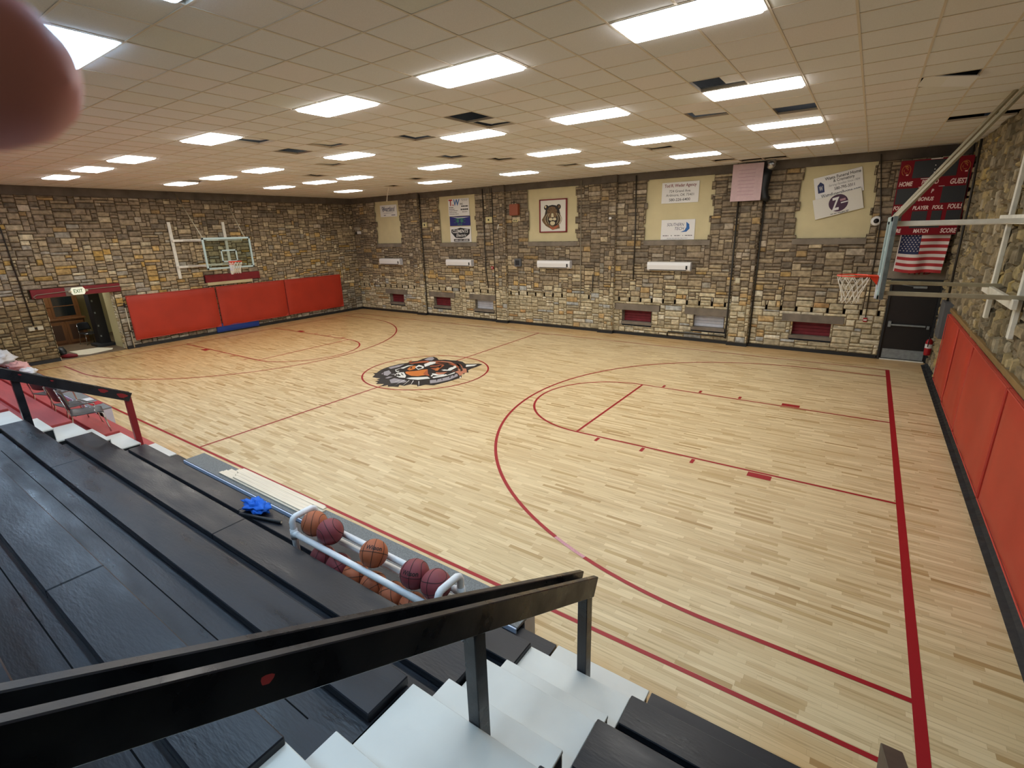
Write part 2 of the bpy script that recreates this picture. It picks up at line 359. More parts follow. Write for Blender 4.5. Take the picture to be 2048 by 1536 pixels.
def pal_left(kind, u, z, rnd):
    if kind == 'mortar': return srgb('4a3d2a')
    t = z+rnd.uniform(-.5, .5)
    if u < -4.5 and z < 2.0: return pick(rnd, [(5, '94825f'), (4, '857354'), (2, 'a5936e'), (1, '746850')])
    return pick(rnd, MIDC+[(1.0, 'b59658')] if 1.3 < t < 4.1 else ([(5, '948e80'), (3, 'a8a290'), (3, '877c68')] if t <= 1.3 else HI))
def pal_right(kind, u, z, rnd):
    if kind == 'mortar': return srgb('6b5a3c')
    return pick(rnd, [(5, '8f8268'), (4, '807560'), (3, 'a3936e'), (2, '746b58'), (.8, 'b09a66'), (1, 'a69c86')])
YB, XL, XR, ZC = 7.65, -23.3, .98, 5.679
PIL = [(-18.95, -18.38), (-14.05, -13.45), (-9.12, -8.53), (-4.36, -3.76)]
PANELS = [(-21.5, -19.82), (-17.2, -15.08), (-12.35, -10.16), (-7.45, -5.25), (-2.8, -1.0)]
PZ0, PZ1 = 3.42, 5.44
WINS = [(-21.0, -20.0, 'r'), (-17.9, -16.85, 'r'), (-15.35, -14.3, 'w'), (-8.17, -7.08, 'r'), (-5.57, -4.55, 'w'), (-2.52, -1.47, 'r')]
rj = random.Random(4)
holes = []
for a, b in PANELS:
    z = PZ0
    while z < PZ1:
        h = rj.uniform(.1, .28); holes.append((a+rj.uniform(-.06, .05), b+rj.uniform(-.05, .06), z, min(PZ1, z+h))); z += h
WZ0, WZ1 = .5, .93
for a, b, c in WINS: holes.append((a, b, WZ0, WZ1)); holes.append((a-.3, b+.3, WZ1, 1.16)); holes.append((a-.05, b+.05, .36, WZ0))
for a, b in PIL: holes.append((a, b, 0, 6))
DOOR = (-.17, .88, 2.32)
holes.append((DOOR[0]-.05, DOOR[1]+.05, -.1, 2.75)); holes.append((DOOR[0]-.35, DOOR[1]+.2, 2.27, 2.75))
SL = []
u = XL+.35
while u < -.3:
    if not any(a-.05 < u < b+.05 for a, b in PIL): SL.append((u, 1.24, 1.40))
    u += .418
for uu, za, zb in SL: holes.append((uu-.028, uu+.028, za, zb))
bw = mb('stone'); cols = []
fb = lambda u, z, d: (u, YB-d, z)
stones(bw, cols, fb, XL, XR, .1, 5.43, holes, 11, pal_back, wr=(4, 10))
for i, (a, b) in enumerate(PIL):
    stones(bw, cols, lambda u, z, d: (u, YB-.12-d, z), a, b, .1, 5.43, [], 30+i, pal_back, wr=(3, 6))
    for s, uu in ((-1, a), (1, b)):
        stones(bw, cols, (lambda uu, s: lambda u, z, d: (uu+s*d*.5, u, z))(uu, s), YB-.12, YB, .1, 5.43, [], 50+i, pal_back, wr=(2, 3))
# reveals: niches, slots and window panels cut into the wall
for a, b, c in WINS:
    for q in ([(a, YB, WZ0), (a, YB+.3, WZ0), (a, YB+.3, WZ1), (a, YB, WZ1)], [(b, YB, WZ0), (b, YB+.3, WZ0), (b, YB+.3, WZ1), (b, YB, WZ1)]):
        bw.poly(q); cols.append(srgb('8c8474'))
for uu, za, zb in SL:
    x0, x1 = uu-.028, uu+.028; y1 = YB+.16
    for q in ([(x0, YB, za), (x0, y1, za), (x0, y1, zb), (x0, YB, zb)], [(x1, YB, za), (x1, y1, za), (x1, y1, zb), (x1, YB, zb)], [(x0, y1, za), (x1, y1, za), (x1, y1, zb), (x0, y1, zb)],
              [(x0, YB, za), (x1, YB, za), (x1, y1, za), (x0, y1, za)], [(x0, YB, zb), (x1, YB, zb), (x1, y1, zb), (x0, y1, zb)]):
        bw.poly(q); cols.append(srgb('2a241c'))
wall_obj('wall_back', bw, cols)['kind'] = 'structure'
# left wall, with the doorway to the lobby
DY0, DY1, DZ = -5.37, -3.42, 2.14
lw = mb('stone'); cols = []
fl = lambda u, z, d: (XL+d, u, z)
hl = [(DY0, DY1, -.1, DZ), (-5.66, -3.16, DZ, 2.46), (-.2, 2.12, 2.14, 2.47)]
stones(lw, cols, fl, -13, YB, .1, 5.40, hl, 21, pal_left, wr=(3, 8))
wall_obj('wall_left', lw, cols)['kind'] = 'structure'
rw = mb('stone'); cols = []
fr = lambda u, z, d: (XR-d, u, z)
stones(rw, cols, fr, -13, YB, 0, 5.68, [], 77, pal_right, wr=(3, 8), hr=(2, 6), rough=.07)
wall_obj('wall_right', rw, cols)['kind'] = 'structure'
o = mb('panel').box(XL-.3, XR+.3, -13.2, -13, 0, 6).obj('wall_front'); struct(o)
# concrete ring beams, lintels, sills, jambs
t = mb('beam').box(XL, XR, YB-.02, YB+.3, 5.43, 5.70).box(XL-.3, XL+.03, -13, YB, 5.40, 5.70)
for a, b in PIL: t.box(a, b, YB-.14, YB, 5.43, 5.70)
struct(t.obj('trim_1'))
t = mb('concrete')
for a, b, c in WINS: t.box(a-.3, b+.3, YB-.03, YB+.3, WZ1, 1.16).box(a-.05, b+.05, YB-.04, YB+.3, .40, WZ0)
for a, b in PANELS: t.box(a-.03, b+.03, YB-.05, YB+.1, PZ0-.16, PZ0)
t.box(DOOR[0]-.35, DOOR[1]+.25, YB-.02, YB+.3, DOOR[2], 2.76)
struct(t.obj('trim_2'))
t = mb('charcoal')
for i, (x0, x1) in enumerate([(XL, PIL[0][0]), (PIL[0][1], PIL[1][0]), (PIL[1][1], PIL[2][0]), (PIL[2][1], PIL[3][0]), (PIL[3][1], DOOR[0]-.08)]): t.box(x0, x1, YB-.035, YB+.2, 0, .1)
for a, b in PIL: t.box(a-.02, b+.02, YB-.17, YB, 0, .1)
struct(t.obj('baseboard_back'))
struct(mb('charcoal').box(XL-.02, XL+.04, DY1+.02, YB, 0, .11).box(XL-.02, XL+.04, -13, DY0, 0, .11).obj('baseboard_left'))
b = mb('rubber').add([(.79, -13, .004), (.79, YB-.3, .004), (.86, YB-.3, .03), (.86, -13, .03), (.93, -13, .10), (.93, YB-.3, .10), (1.0, -13, .14), (1.0, YB-.3, .14)], [(0,1,2,3), (3,2,5,4), (4,5,7,6)])
struct(b.obj('baseboard_right'))
for i, (a, b_) in enumerate(PANELS):
    p = mb('panel').box(a-.12, b_+.12, YB+.05, YB+.25, PZ0-.05, PZ1)
    struct(p.obj('window_%d' % (i+1)))
for i, (a, b_, c) in enumerate(WINS):
    m_ = 'dark_red' if c == 'r' else 'white_slat'
    p = mb(m_).box(a, b_, YB+.20, YB+.24, WZ0, WZ1)
    for k in range(4): p.cbox(((a+b_)/2, YB+.19, WZ0+.055+k*.107), (b_-a, .03, .1), ch=.012)
    struct(p.obj('window_%d' % (i+6)))
# door
dx0, dx1, dz = DOOR
f = struct(mb('charcoal').box(dx0-.05, dx0, YB-.03, YB+.15, 0, dz).box(dx1, dx1+.07, YB-.03, YB+.15, 0, dz).box(dx0, dx1, YB-.03, YB+.15, dz-.06, dz).obj('door_1'))
d = mb('door_black').cbox(((dx0+dx1)/2, YB+.06, 1.14), (dx1-dx0, .05, 2.24)).obj('door_panel', f)
mb('steel_grey').box(dx0+.05, dx1-.05, YB+.02, YB+.035, .05, .32).obj('kick_plate', f)
pb = mb('steel_grey').cbox((dx0+.52, YB-.02, 1.03), (.78, .05, .045)).cbox((dx0+.1, YB-.02, 1.05), (.07, .08, .16)).cbox((dx1-.08, YB, 1.0), (.06, .06, .09)); pb.obj('push_bar', f)
mb('steel_grey').cbox((dx0+.62, YB-.0, 2.1), (.3, .06, .06)).tube([(dx0+.5, YB-.02, 2.12), (dx0+.25, YB-.1, 2.16), (dx0+.05, YB-.02, 2.2)], .01).obj('door_closer', f)
mb('paper').use('steel_white').box(dx0+.02, dx1-.02, YB-.03, YB+.1, 0, .025).obj('threshold', f)
ol = mb('maroon')
lettering('ATD', 'maroon', None, face_back(.36, YB-.03, 2.53), .16, .5, name='lettering', shear=.2, bold=.02)
lt = bpy.context.scene.objects['lettering']; lt.name = 'painted_letters'; tag(lt, 'faded dark red initials painted on the concrete lintel above the black door', 'lettering')
# floor
fl_ = mb('floor'); fl_.add([(XL-.02, -7.45, 0), (XR+.3, -7.45, 0), (XR+.3, YB+.3, 0), (XL-.02, YB+.3, 0)], [(0,1,2,3)])
floor = struct(fl_.obj('floor', fix=False))
s = mb('concrete').box(XL-.4, XR+.4, -13.2, YB+.4, -.2, -.01); s.obj('subfloor', floor)
# court lines
L_, W_ = 22.1818, 12.6463; FTD, LH, RA, CR = 5.1625, 1.8248, 5.577, 1.83; lwid = .05
def strip(m, pts, wd, z=.0022):
    P = [Vector((p[0], p[1], 0)) for p in pts]; n = len(P); vs = []
    for i in range(n):
        d = (P[min(i+1, n-1)]-P[max(i-1, 0)]).normalized(); nn = Vector((-d.y, d.x, 0))*wd/2
        vs += [(P[i]+nn)+Vector((0, 0, z)), (P[i]-nn)+Vector((0, 0, z))]
    m.add(vs, [(2*i, 2*i+1, 2*i+3, 2*i+2) for i in range(n-1)])
arc = lambda cx, cy, r, a0, a1, n=72: [(cx+r*math.cos(R(a0+(a1-a0)*i/n)), cy+r*math.sin(R(a0+(a1-a0)*i/n))) for i in range(n+1)]
ln = mb('line_red'); H = W_/2
for y in (-H, H): strip(ln, [(-L_, y), (.05, y)], .05, .002)
strip(ln, [(0.025, -H-.45), (0.025, H+.03)], .09, .0026); strip(ln, [(-L_, -H), (-L_, H)], .05, .0026)
strip(ln, [(-L_/2, -H), (-L_/2, H)], .05, .0024); strip(ln, arc(-L_/2, 0, CR, 0, 360, 120), .05, .0028)
wn = mb('line_worn')
for sgn, x0 in ((1, 0), (-1, -L_)):
    f_ = lambda x: x0-sgn*x
    for y in (-LH, LH): strip(ln, [(f_(0), y), (f_(FTD), y)], .05, .0024)
    strip(ln, [(f_(FTD), -LH), (f_(FTD), LH)], .05, .0028)
    strip(ln, [(f_(p[0]), p[1]) for p in arc(FTD, 0, LH, -90, 90)], .05, .003)
    A = arc(1.6, 0, RA, -90, 90, 96)
    if sgn > 0:
        strip(ln, [(f_(0), -RA), (f_(1.6), -RA)]+[(f_(p[0]), p[1]) for p in A[1:10]], .055, .0032); strip(wn, [(f_(p[0]), p[1]) for p in A[9:13]], .05, .0032); strip(ln, [(f_(p[0]), p[1]) for p in A[12:]]+[(f_(0), RA)], .055, .0032)
    else: strip(ln, [(f_(0), -RA)]+[(f_(p[0]), p[1]) for p in A]+[(f_(0), RA)], .05, .0032)
    for s in (-1, 1):
        strip(ln, [(f_(1.62), s*(LH+.13)), (f_(1.97), s*(LH+.13))], .16, .0034)
        for q in (2.85, 3.75, 4.65): strip(ln, [(f_(q), s*(LH+.05)), (f_(q), s*(LH+.22))], .06, .0034)
ln.obj('court_lines', floor, fix=False); wn.obj('worn_line', floor, fix=False)
LOGO = {'sil':[(-11.99,-1.27),(-12.12,-1.05),(-12.29,-0.98),(-12.23,-0.9),(-12.36,-0.66),(-12.42,-0.47),(-12.45,-0.19),(-12.4,0.18),(-12.28,0.38),(-12.32,0.54),(-12.18,0.72),(-12.22,0.99),(-12.2,1.27),(-12.08,1.38),(-11.89,1.32),(-11.66,1.15),(-11.5,1.27),(-11.22,1.32),(-11.08,1.37),(-10.84,1.35),(-10.58,1.19),(-10.45,1.26),(-10.23,1.42),(-10.08,1.4),(-10.05,1.08),(-10.07,0.84),(-10.03,0.65),(-9.86,0.47),(-9.97,0.44),(-9.85,0.26),(-9.98,0.28),(-9.73,0.01),(-9.73,-0.13),(-9.75,-0.36),(-9.78,-0.51),(-9.82,-0.69),(-9.9,-0.97),(-10.06,-1.01),(-10.13,-1.03),(-10.19,-1.26),(-10.31,-1.16),(-10.51,-1.22),(-10.55,-1.4),(-10.73,-1.4),(-10.62,-1.54),(-10.78,-1.6),(-10.89,-1.67),(-10.99,-1.57),(-11.07,-1.78),(-11.17,-1.55),(-11.37,-1.66),(-11.45,-1.52),(-11.56,-1.53),(-11.55,-1.38),(-11.7,-1.36),(-11.68,-1.23),(-11.83,-1.26)],'or1':[(-11.54,-0.42),(-11.57,-0.22),(-11.37,-0.06),(-11.2,0.12),(-11.04,0.12),(-10.8,-0.12),(-10.79,-0.36),(-10.89,-0.54),(-11.09,-0.61),(-11.38,-0.53)],'or2':[(-11.72,-0.17),(-11.86,0.11),(-11.81,0.27),(-11.68,0.16),(-11.54,-0.03),(-11.57,-0.22)],'or3':[(-12.19,0.34),(-12.04,0.76),(-11.91,0.88),(-11.75,0.84),(-11.63,1.03),(-11.16,1.15),(-10.65,1.05),(-10.36,0.81),(-10.35,0.64),(-10.71,0.83),(-11.09,0.95),(-11.39,0.78),(-11.53,0.61),(-11.88,0.6),(-11.95,0.38)],'or4':[(-11.38,0.46),(-11.29,0.74),(-11.07,0.82),(-10.94,0.48),(-10.8,0.17),(-10.92,-0.02)],'or5':[(-10.4,0.35),(-10.33,0.52),(-10.51,0.81),(-10.33,0.74),(-10.2,0.77),(-9.94,0.49),(-9.93,0.29),(-9.84,0.06),(-10.11,0.27)],'or6':[(-10.78,0.01),(-10.6,0.07),(-10.46,0.24),(-10.4,0.02),(-10.5,-0.15)],'or7':[(-12.38,0.52),(-12.39,0.66),(-12.24,0.55),(-12.25,0.45)],'w1':[(-11.68,0.51),(-11.73,0.83),(-11.58,0.94),(-11.45,0.77),(-11.44,0.57),(-11.44,0.3)],'w2':[(-11.68,0.12),(-11.78,0.38),(-11.64,0.36),(-11.49,0.31),(-11.33,0.13),(-11.38,-0.05)],'w3':[(-12.01,-0.38),(-11.99,-0.23),(-12.02,0.15),(-11.91,0.3),(-11.93,0.07),(-11.86,-0.21),(-11.73,-0.52),(-11.82,-0.53)],'w4':[(-11.58,-0.81),(-11.71,-0.55),(-11.58,-0.44),(-11.22,-0.69),(-11.09,-0.85),(-11.27,-0.91)],'w5':[(-11.04,-0.86),(-10.96,-0.73),(-10.6,-0.45),(-10.42,-0.54),(-10.62,-0.81),(-10.88,-0.88)],'w6':[(-10.46,-0.41),(-10.32,-0.01),(-10.27,0.34),(-10.16,0.2),(-10.22,-0.2),(-10.36,-0.47)],'w7':[(-10.75,0.28),(-10.68,0.45),(-10.72,0.88),(-10.55,0.74),(-10.46,0.36),(-10.63,0.25)],'w8':[(-10.53,1.07),(-10.21,1.3),(-10.18,1.13),(-10.33,0.91)],'w9':[(-10.67,-0.25),(-10.7,-0.15),(-10.54,-0.3),(-10.52,-0.4)],'g1':[(-11.33,-1.21),(-11.34,-1.03),(-10.97,-1.01),(-10.8,-1.06),(-10.77,-1.19),(-11.07,-1.4)],'g2':[(-12.13,-0.71),(-12.12,-0.52),(-11.82,-0.7),(-11.7,-0.96),(-11.85,-0.96)],'g3':[(-10.3,-0.67),(-10.18,-0.52),(-10.09,-0.2),(-10.07,0.21),(-9.89,0.03),(-9.86,-0.38),(-9.98,-0.74),(-10.09,-0.89)],'g4':[(-12.09,0.93),(-12.17,1.24),(-12.08,1.32),(-11.88,1.19),(-11.8,0.99),(-11.92,0.92)],'g5':[(-12.38,-0.32),(-12.34,0.02),(-12.24,0.22),(-12.14,-0.09),(-12.19,-0.39)],'b1':[(-11.11,0.08),(-11.18,0.26),(-10.89,0.16),(-10.64,-0.07),(-10.64,-0.2),(-10.62,-0.34),(-10.82,-0.21)],'b2':[(-11.61,0.11),(-11.63,0.23),(-11.52,0.25),(-11.4,0.12),(-11.45,0.02)],'b3':[(-11.85,-0.46),(-11.91,-0.24),(-11.74,-0.31),(-11.76,-0.41)],'b4':[(-11.47,-0.87),(-11.64,-0.68),(-11.41,-0.79)],'b5':[(-11.37,-0.85),(-11.63,-0.63),(-11.35,-0.76)],'b6':[(-11.51,-0.61),(-11.55,-0.55),(-11.31,-0.69),(-11.38,-0.69)],'b7':[(-11.27,-0.63),(-11.28,-0.56),(-11.11,-0.74),(-11.12,-0.78)],'b8':[(-11.2,0.8),(-10.94,0.84),(-10.65,0.73),(-10.7,0.66),(-10.94,0.71)],'b9':[(-11.16,1.15),(-10.91,1.19),(-10.57,0.91),(-10.52,0.81),(-10.83,1.0)],'b10':[(-11.62,0.89),(-11.2,1.03),(-11.07,0.96),(-11.33,0.86)],'b11':[(-10.38,0.03),(-10.34,0.26),(-10.36,0.55),(-10.26,0.52),(-10.25,0.27),(-10.23,-0.04)],'b12':[(-11.76,-0.02),(-11.79,0.1),(-11.66,-0.01),(-11.67,-0.08)],'b13':[(-10.85,1.08),(-10.64,1.01),(-10.16,0.57),(-10.12,0.43),(-10.45,0.76)]}
lg = MB()
zz = {'s': .004, 'o': .0055, 'w': .007, 'g': .0062, 'b': .0085}
cm = {'s': 'paint_black', 'w': 'paint_white', 'g': 'paint_grey', 'b': 'paint_black'}
for k, pts in LOGO.items():
    m_ = cm.get(k[0]) or {'or1': 'orange_paint', 'or2': 'orange_paint', 'or4': 'orange_dark'}.get(k, 'salmon' if k in ('or5', 'or6') else 'orange_dark')
    lg.use(m_)
    bm = bmesh.new(); vv = [bm.verts.new((p[0], p[1], zz[k[0]])) for p in pts]; fc = bm.faces.new(vv); bmesh.ops.triangulate(bm, faces=[fc]); bm.verts.index_update()
    lg.add([v.co.copy() for v in bm.verts], [tuple(v.index for v in f_.verts) if f_.normal.z > 0 else tuple(v.index for v in f_.verts)[::-1] for f_ in bm.faces]); bm.free()
LOGO2 = [('paint_black',0.0095,[(-11.57,-0.39),(-11.54,-0.24),(-11.37,-0.06),(-11.35,0.21),(-11.33,0.4),(-11.27,0.34),(-11.27,0.12),(-11.32,-0.11),(-11.48,-0.3)]),
('orange_dark',0.0072,[(-10.94,-0.28),(-11.14,0.07),(-11.03,0.09),(-10.62,-0.34),(-10.67,-0.37),(-10.79,-0.36)]),
('paint_black',0.0095,[(-11.3,0.37),(-11.11,0.55),(-11.07,0.63),(-11.01,0.44),(-11.17,0.24)]),
('paint_black',0.0095,[(-11.47,0.55),(-11.29,0.66),(-11.21,0.79),(-11.22,0.59),(-11.4,0.48)]),
('paint_black',0.0095,[(-11.34,0.91),(-11.16,1.03),(-10.98,1.01),(-11.08,0.93)]),
('orange_paint',0.0072,[(-10.92,0.19),(-11.09,0.49),(-10.93,0.4),(-10.8,0.17)]),
('paint_black',0.0095,[(-11.13,0.6),(-11.14,0.73),(-10.99,0.54),(-10.94,0.38)]),
('paint_black',0.0095,[(-10.2,-0.53),(-10.03,-0.69),(-10.17,-0.51)]),
('paint_black',0.0095,[(-10.12,-0.41),(-9.96,-0.55),(-10.1,-0.38)]),
('paint_black',0.0095,[(-10.06,-0.15),(-9.92,-0.27),(-10.06,-0.06)]),
('paint_black',0.0095,[(-10.08,0.04),(-9.94,-0.08),(-10.08,0.12)]),
('salmon',0.0075,[(-11.49,1.09),(-11.21,1.14),(-10.88,1.09),(-10.61,0.96),(-10.42,0.84),(-10.42,0.78),(-10.67,0.95),(-10.92,1.03),(-11.2,1.04),(-11.45,1.0)]),
('paint_white',0.0088,[(-10.74,-0.13),(-10.62,-0.1),(-10.48,-0.14),(-10.36,-0.02),(-10.32,-0.09),(-10.44,-0.24),(-10.6,-0.25)]),
('paint_black',0.0095,[(-10.81,0.04),(-10.61,0.13),(-10.4,0.35),(-10.36,0.33),(-10.57,0.08),(-10.77,-0.01)]),
('paint_black',0.0095,[(-10.84,0.45),(-10.7,0.44),(-10.68,0.54),(-10.6,0.39),(-10.71,0.37)]),
('paint_black',0.0095,[(-11.94,-0.43),(-11.97,-0.2),(-11.83,-0.19),(-11.85,-0.29),(-11.82,-0.47)]),
('paint_grey',0.0072,[(-12.03,-0.9),(-12.07,-0.76),(-11.94,-0.93)]),
('paint_grey',0.0072,[(-11.57,-1.16),(-11.6,-0.98),(-11.48,-0.95),(-11.47,-1.14)]),
('paint_grey',0.0072,[(-11.73,-0.81),(-11.68,-0.7),(-11.61,-0.78)]),
('paint_black',0.0095,[(-11.92,-0.58),(-11.75,-0.55),(-11.56,-0.39),(-11.53,-0.42),(-11.7,-0.59)]),
('paint_black',0.0095,[(-12.09,0.2),(-12.01,0.44),(-11.76,0.72),(-11.71,0.67),(-11.92,0.37),(-12.02,0.15)]),
('paint_white',0.0088,[(-9.81,0.03),(-9.72,-0.1),(-9.67,-0.12),(-9.77,0.02)]),
('paint_black',0.0095,[(-10.66,1.19),(-10.5,1.13),(-10.29,0.85),(-10.45,0.94)])]
for m_, z_, pts in LOGO2:
    lg.use(m_); bm = bmesh.new(); fc = bm.faces.new([bm.verts.new((p[0], p[1], z_)) for p in pts]); bmesh.ops.triangulate(bm, faces=[fc]); bm.verts.index_update()
    lg.add([v.co.copy() for v in bm.verts], [tuple(v.index for v in f_.verts) for f_ in bm.faces]); bm.free()
lg.use('paint_white')
for (a, b_) in [((-10.95, -1.0), (-10.78, -1.55)), ((-10.8, -.97), (-10.55, -1.5)), ((-10.68, -.93), (-10.35, -1.4)), ((-10.5, -.9), (-10.1, -1.3)), ((-11.05, -1.1), (-11.0, -1.5))]:
    d = Vector((b_[0]-a[0], b_[1]-a[1], 0)).normalized(); n_ = Vector((-d.y, d.x, 0))*.012
    lg.add([(a[0]+n_.x, a[1]+n_.y, .009), (a[0]-n_.x, a[1]-n_.y, .009), (b_[0], b_[1], .009)], [(0, 1, 2)])
lg.obj('tiger_head_painting', floor, fix=False)
# ------------------------------------------------------------------ ceiling
GX = lambda i: -.0317-.62174*i
GY = lambda j: -5.2284+.62174*j
LIGHTS = {-10: [4, 8, 12, 18, 24], -5: [4, 8, 12, 18, 24, 28, 32], 0: [4, 8, 12, 18, 24, 28, 32], 5: [4, 8, 12, 18, 24, 28, 32], 10: [4, 8, 12, 18, 24, 27, 31], 15: [4, 8, 12, 17, 23, 31]}
MISS = {(4, 4), (3, 8), (10, 3), (18, 3), (-2, 13), (-1, 13), (6, 19), (5, 19), (0, 7)}
MOVED = {(13, 4): (.05, -.07), (16, 3): (-.06, .06), (15, 8): (.06, -.08), (14, 10): (.05, -.05), (20, 6): (-.05, .05), (10, 4): (.03, .09), (13, 14): (-.04, .09), (16, 15): (.06, .08), (22, 13): (.05, .09), (26, 15): (.06, .1), (8, 12): (-.05, .07), (5, 7): (.05, -.05), (24, 8): (.05, -.07), (17, 1): (.04, .05), (30, 5): (.05, .08), (7, 18): (.04, .09)}
lit = set()
for j, row in LIGHTS.items():
    for i in row: lit |= {(i, j), (i-1, j)}
tl = mb('tile')
for i in range(-2, 38):
    for j in range(-13, 21):
        if (i, j) in lit or (i, j) in MISS or (i, j) in MOVED: continue
        x1, x0 = GX(i), GX(i+1); y0, y1 = GY(j), GY(j+1)
        x0 = max(x0, XL); x1 = min(x1, XR); y1 = min(y1, YB)
        if x1 <= x0 or y1 <= y0: continue
        tl.box(x0+.002, x1-.002, y0+.002, y1-.002, ZC, ZC+.014)
ceil = struct(tl.obj('ceiling', fix=False))
g = mb('grid')
for i in range(-1, 38): g.box(GX(i)-.0115, GX(i)+.0115, -13, YB, ZC-.006, ZC+.03)
for j in range(-12, 21): g.box(XL, XR, GY(j)-.009, GY(j)+.009, ZC-.005, ZC+.03)
g.obj('tile_grid', ceil, fix=False)
mb('void').box(XL-.3, XR+.3, -13.2, YB+.3, 6.5, 6.6).box(XL-.3, XL-.2, -13, YB, 5.7, 6.5).box(XR+.2, XR+.3, -13, YB, 5.7, 6.5).box(XL, XR, YB+.2, YB+.3, 5.7, 6.5).box(XL, XR, -13.2, -13.1, 5.7, 6.5).obj('roof_deck', ceil)
ordn = ['first', 'second', 'third', 'fourth', 'fifth', 'sixth', 'seventh']
rown = {-10: 'row behind the photographer', -5: 'row directly over the bleachers', 0: 'first court row beyond the bleachers', 5: 'second court row', 10: 'third court row', 15: 'row nearest the banners'}
proto = None
for j, row in LIGHTS.items():
    for k, i in enumerate(row):
        cx, cy = GX(i), (GY(j)+GY(j+1))/2-(.06 if (i, j) == (8, -5) else 0)
        if proto is None:
            proto = thing('ceiling_light', '', 'ceiling light', (cx, cy, ZC-.0))
            fr_ = mb('ac_white')
            for a, b_, c, d in ((-.612, .612, -.301, -.285), (-.612, .612, .285, .301), (-.612, -.596, -.285, .285), (.596, .612, -.285, .285)): fr_.box(a, b_, c, d, -.01, .05)
            fr_.obj('frame', proto)
            q = mb('diffuser'); zb = -.03; pts = [(sx*.596+dx, sy*.285+dy, -.005) for sx, sy, dd in ((1, 1, [(0, -.03), (-.01, -.01), (-.03, 0)]), (-1, 1, [(.03, 0), (.01, -.01), (0, -.03)]), (-1, -1, [(0, .03), (.01, .01), (.03, 0)]), (1, -1, [(-.03, 0), (-.01, .01), (0, .03)])) for dx, dy in dd]  # drop below the ceiling added so the glowing sides light the tiles
            q.add([(x*.975, y*.95, zb) for x, y, z in pts]+[(x, y, -.004) for x, y, z in pts], [tuple(range(12))]+[(k, (k+1)%12, 12+(k+1)%12, 12+k) for k in range(12)]); q.obj('diffuser', proto); L0 = proto
        else:
            L0 = copy_tree(proto); L0.location = (cx, cy, ZC)
        dd = [c for c in L0.children if c.name.startswith('diffuser')][0]
        dd.data = dd.data.copy(); dd.data.materials[0] = MATS['diffuser_cool' if j < 0 else 'diffuser']
        L0['label'] = 'lit ceiling panel, %s from right wall in the %s' % (ordn[k], rown[j]); L0['group'] = 'lit panels in the ceiling'
tproto = None
for n, ((i, j), (dx, dy)) in enumerate(MOVED.items()):
    if tproto is None:
        tproto = mb('tile').cbox((0, 0, 0), (.585, .585, .014), ch=.003).obj('ceiling_tile'); o = tproto
    else: o = tproto.copy(); COL.objects.link(o)
    o.location = (GX(i+.5)+dx, GY(j+.5)+dy, ZC+.035+.02); o.rotation_euler = (R(2.2 if dy > 0 else -2.2), R(1.5 if dx > 0 else -1.5), R(3 if n % 2 else -3))
    li = min(((a, b_) for a in (4, 8, 12, 18, 24, 28, 31) for b_ in (0, 5, 10, 15)), key=lambda q: (q[0]-i)**2+(q[1]-j)**2)
    tag(o, 'shifted ceiling tile with dark gap, %d tiles from right wall, %d rows past first light row' % (i+2, j), 'ceiling tile', 'ceiling tiles out of place')
o = mb('tile').cbox((0, 0, 0), (.26, .52, .014), ch=.003).obj('ceiling_tile'); o.location = (GX(4.22), GY(4.42), ZC+.03); tag(o, 'broken piece of tan ceiling tile lying in the dark opening beside a lit panel', 'ceiling tile', 'ceiling tiles out of place')
o = mb('tile').cbox((0, 0, 0), (.6, .585, .014), ch=.003).obj('ceiling_tile'); o.location = (GX(.52), GY(7.36), ZC-.045); o.rotation_euler = (R(-10), R(7), R(9)); o.scale = (.95, .55, 1); tag(o, 'tan ceiling tile hanging tilted out of its opening near the scoreboard side', 'ceiling tile', 'ceiling tiles out of place')
# ------------------------------------------------------------------ things on the back wall
def sign(name, label, x0, x1, z0, z1, m='white_sign', a=0, th=.02, y=YB+.04, cat='sign'):
    """flat board hung on the back wall; returns its root at the centre and width, height"""
    cx, cz, w_, h_ = (x0+x1)/2, (z0+z1)/2, x1-x0, z1-z0
    t = thing(name, label, cat, (cx, y, cz)); t.rotation_euler = (0, -a, 0)
    mb(m).cbox((0, -th/2, 0), (w_, th, h_), ch=.004).obj('board', t); return t, w_, h_
def on_sign(x, z, y=-.0225, a=0): return face_back(x, y, z, a)
def bars(t, m, rows, y=-.0225, name='fine_print'):
    b = mb(m); rr = random.Random(5)
    for x0, x1, z, h in rows:
        x = x0
        while x < x1-.01:
            w_ = rr.uniform(.03, .09); e = min(x1, x+w_); b.add([(x, y, z-h/2), (e, y, z-h/2), (e, y, z+h/2), (x, y, z+h/2)], [(0, 1, 2, 3)]); x = e+.015
    b.obj(name, t, fix=False)
t, w_, h_ = sign('banner', 'pale sponsor board with dark blue script lettering on the leftmost cream panel', -21.16, -19.98, 4.70, 5.25)
lettering('Heartland', 'navy', t, on_sign(.03, .1), .2, .88, shear=.3, bold=.012)
mb('navy').tube([(-.36, -.024, -.02), (-.44, -.024, .12), (-.42, -.024, .2), (-.37, -.024, .16), (-.33, -.024, .2), (-.31, -.024, .12), (-.36, -.024, -.04)], .011, 4).obj('heart_outline', t)
bars(t, 'ink_grey', [(-.15, .45, -.02, .025), (-.35, .35, -.1, .015)]); bars(t, 'navy', [(.2, .48, -.2, .035), (-.35, -.2, -.2, .03)], name='small_emblems')
t, w_, h_ = sign('banner', 'white sponsor board with red and blue initials, top of three in the second cream panel', -16.64, -15.44, 4.58, 5.30)
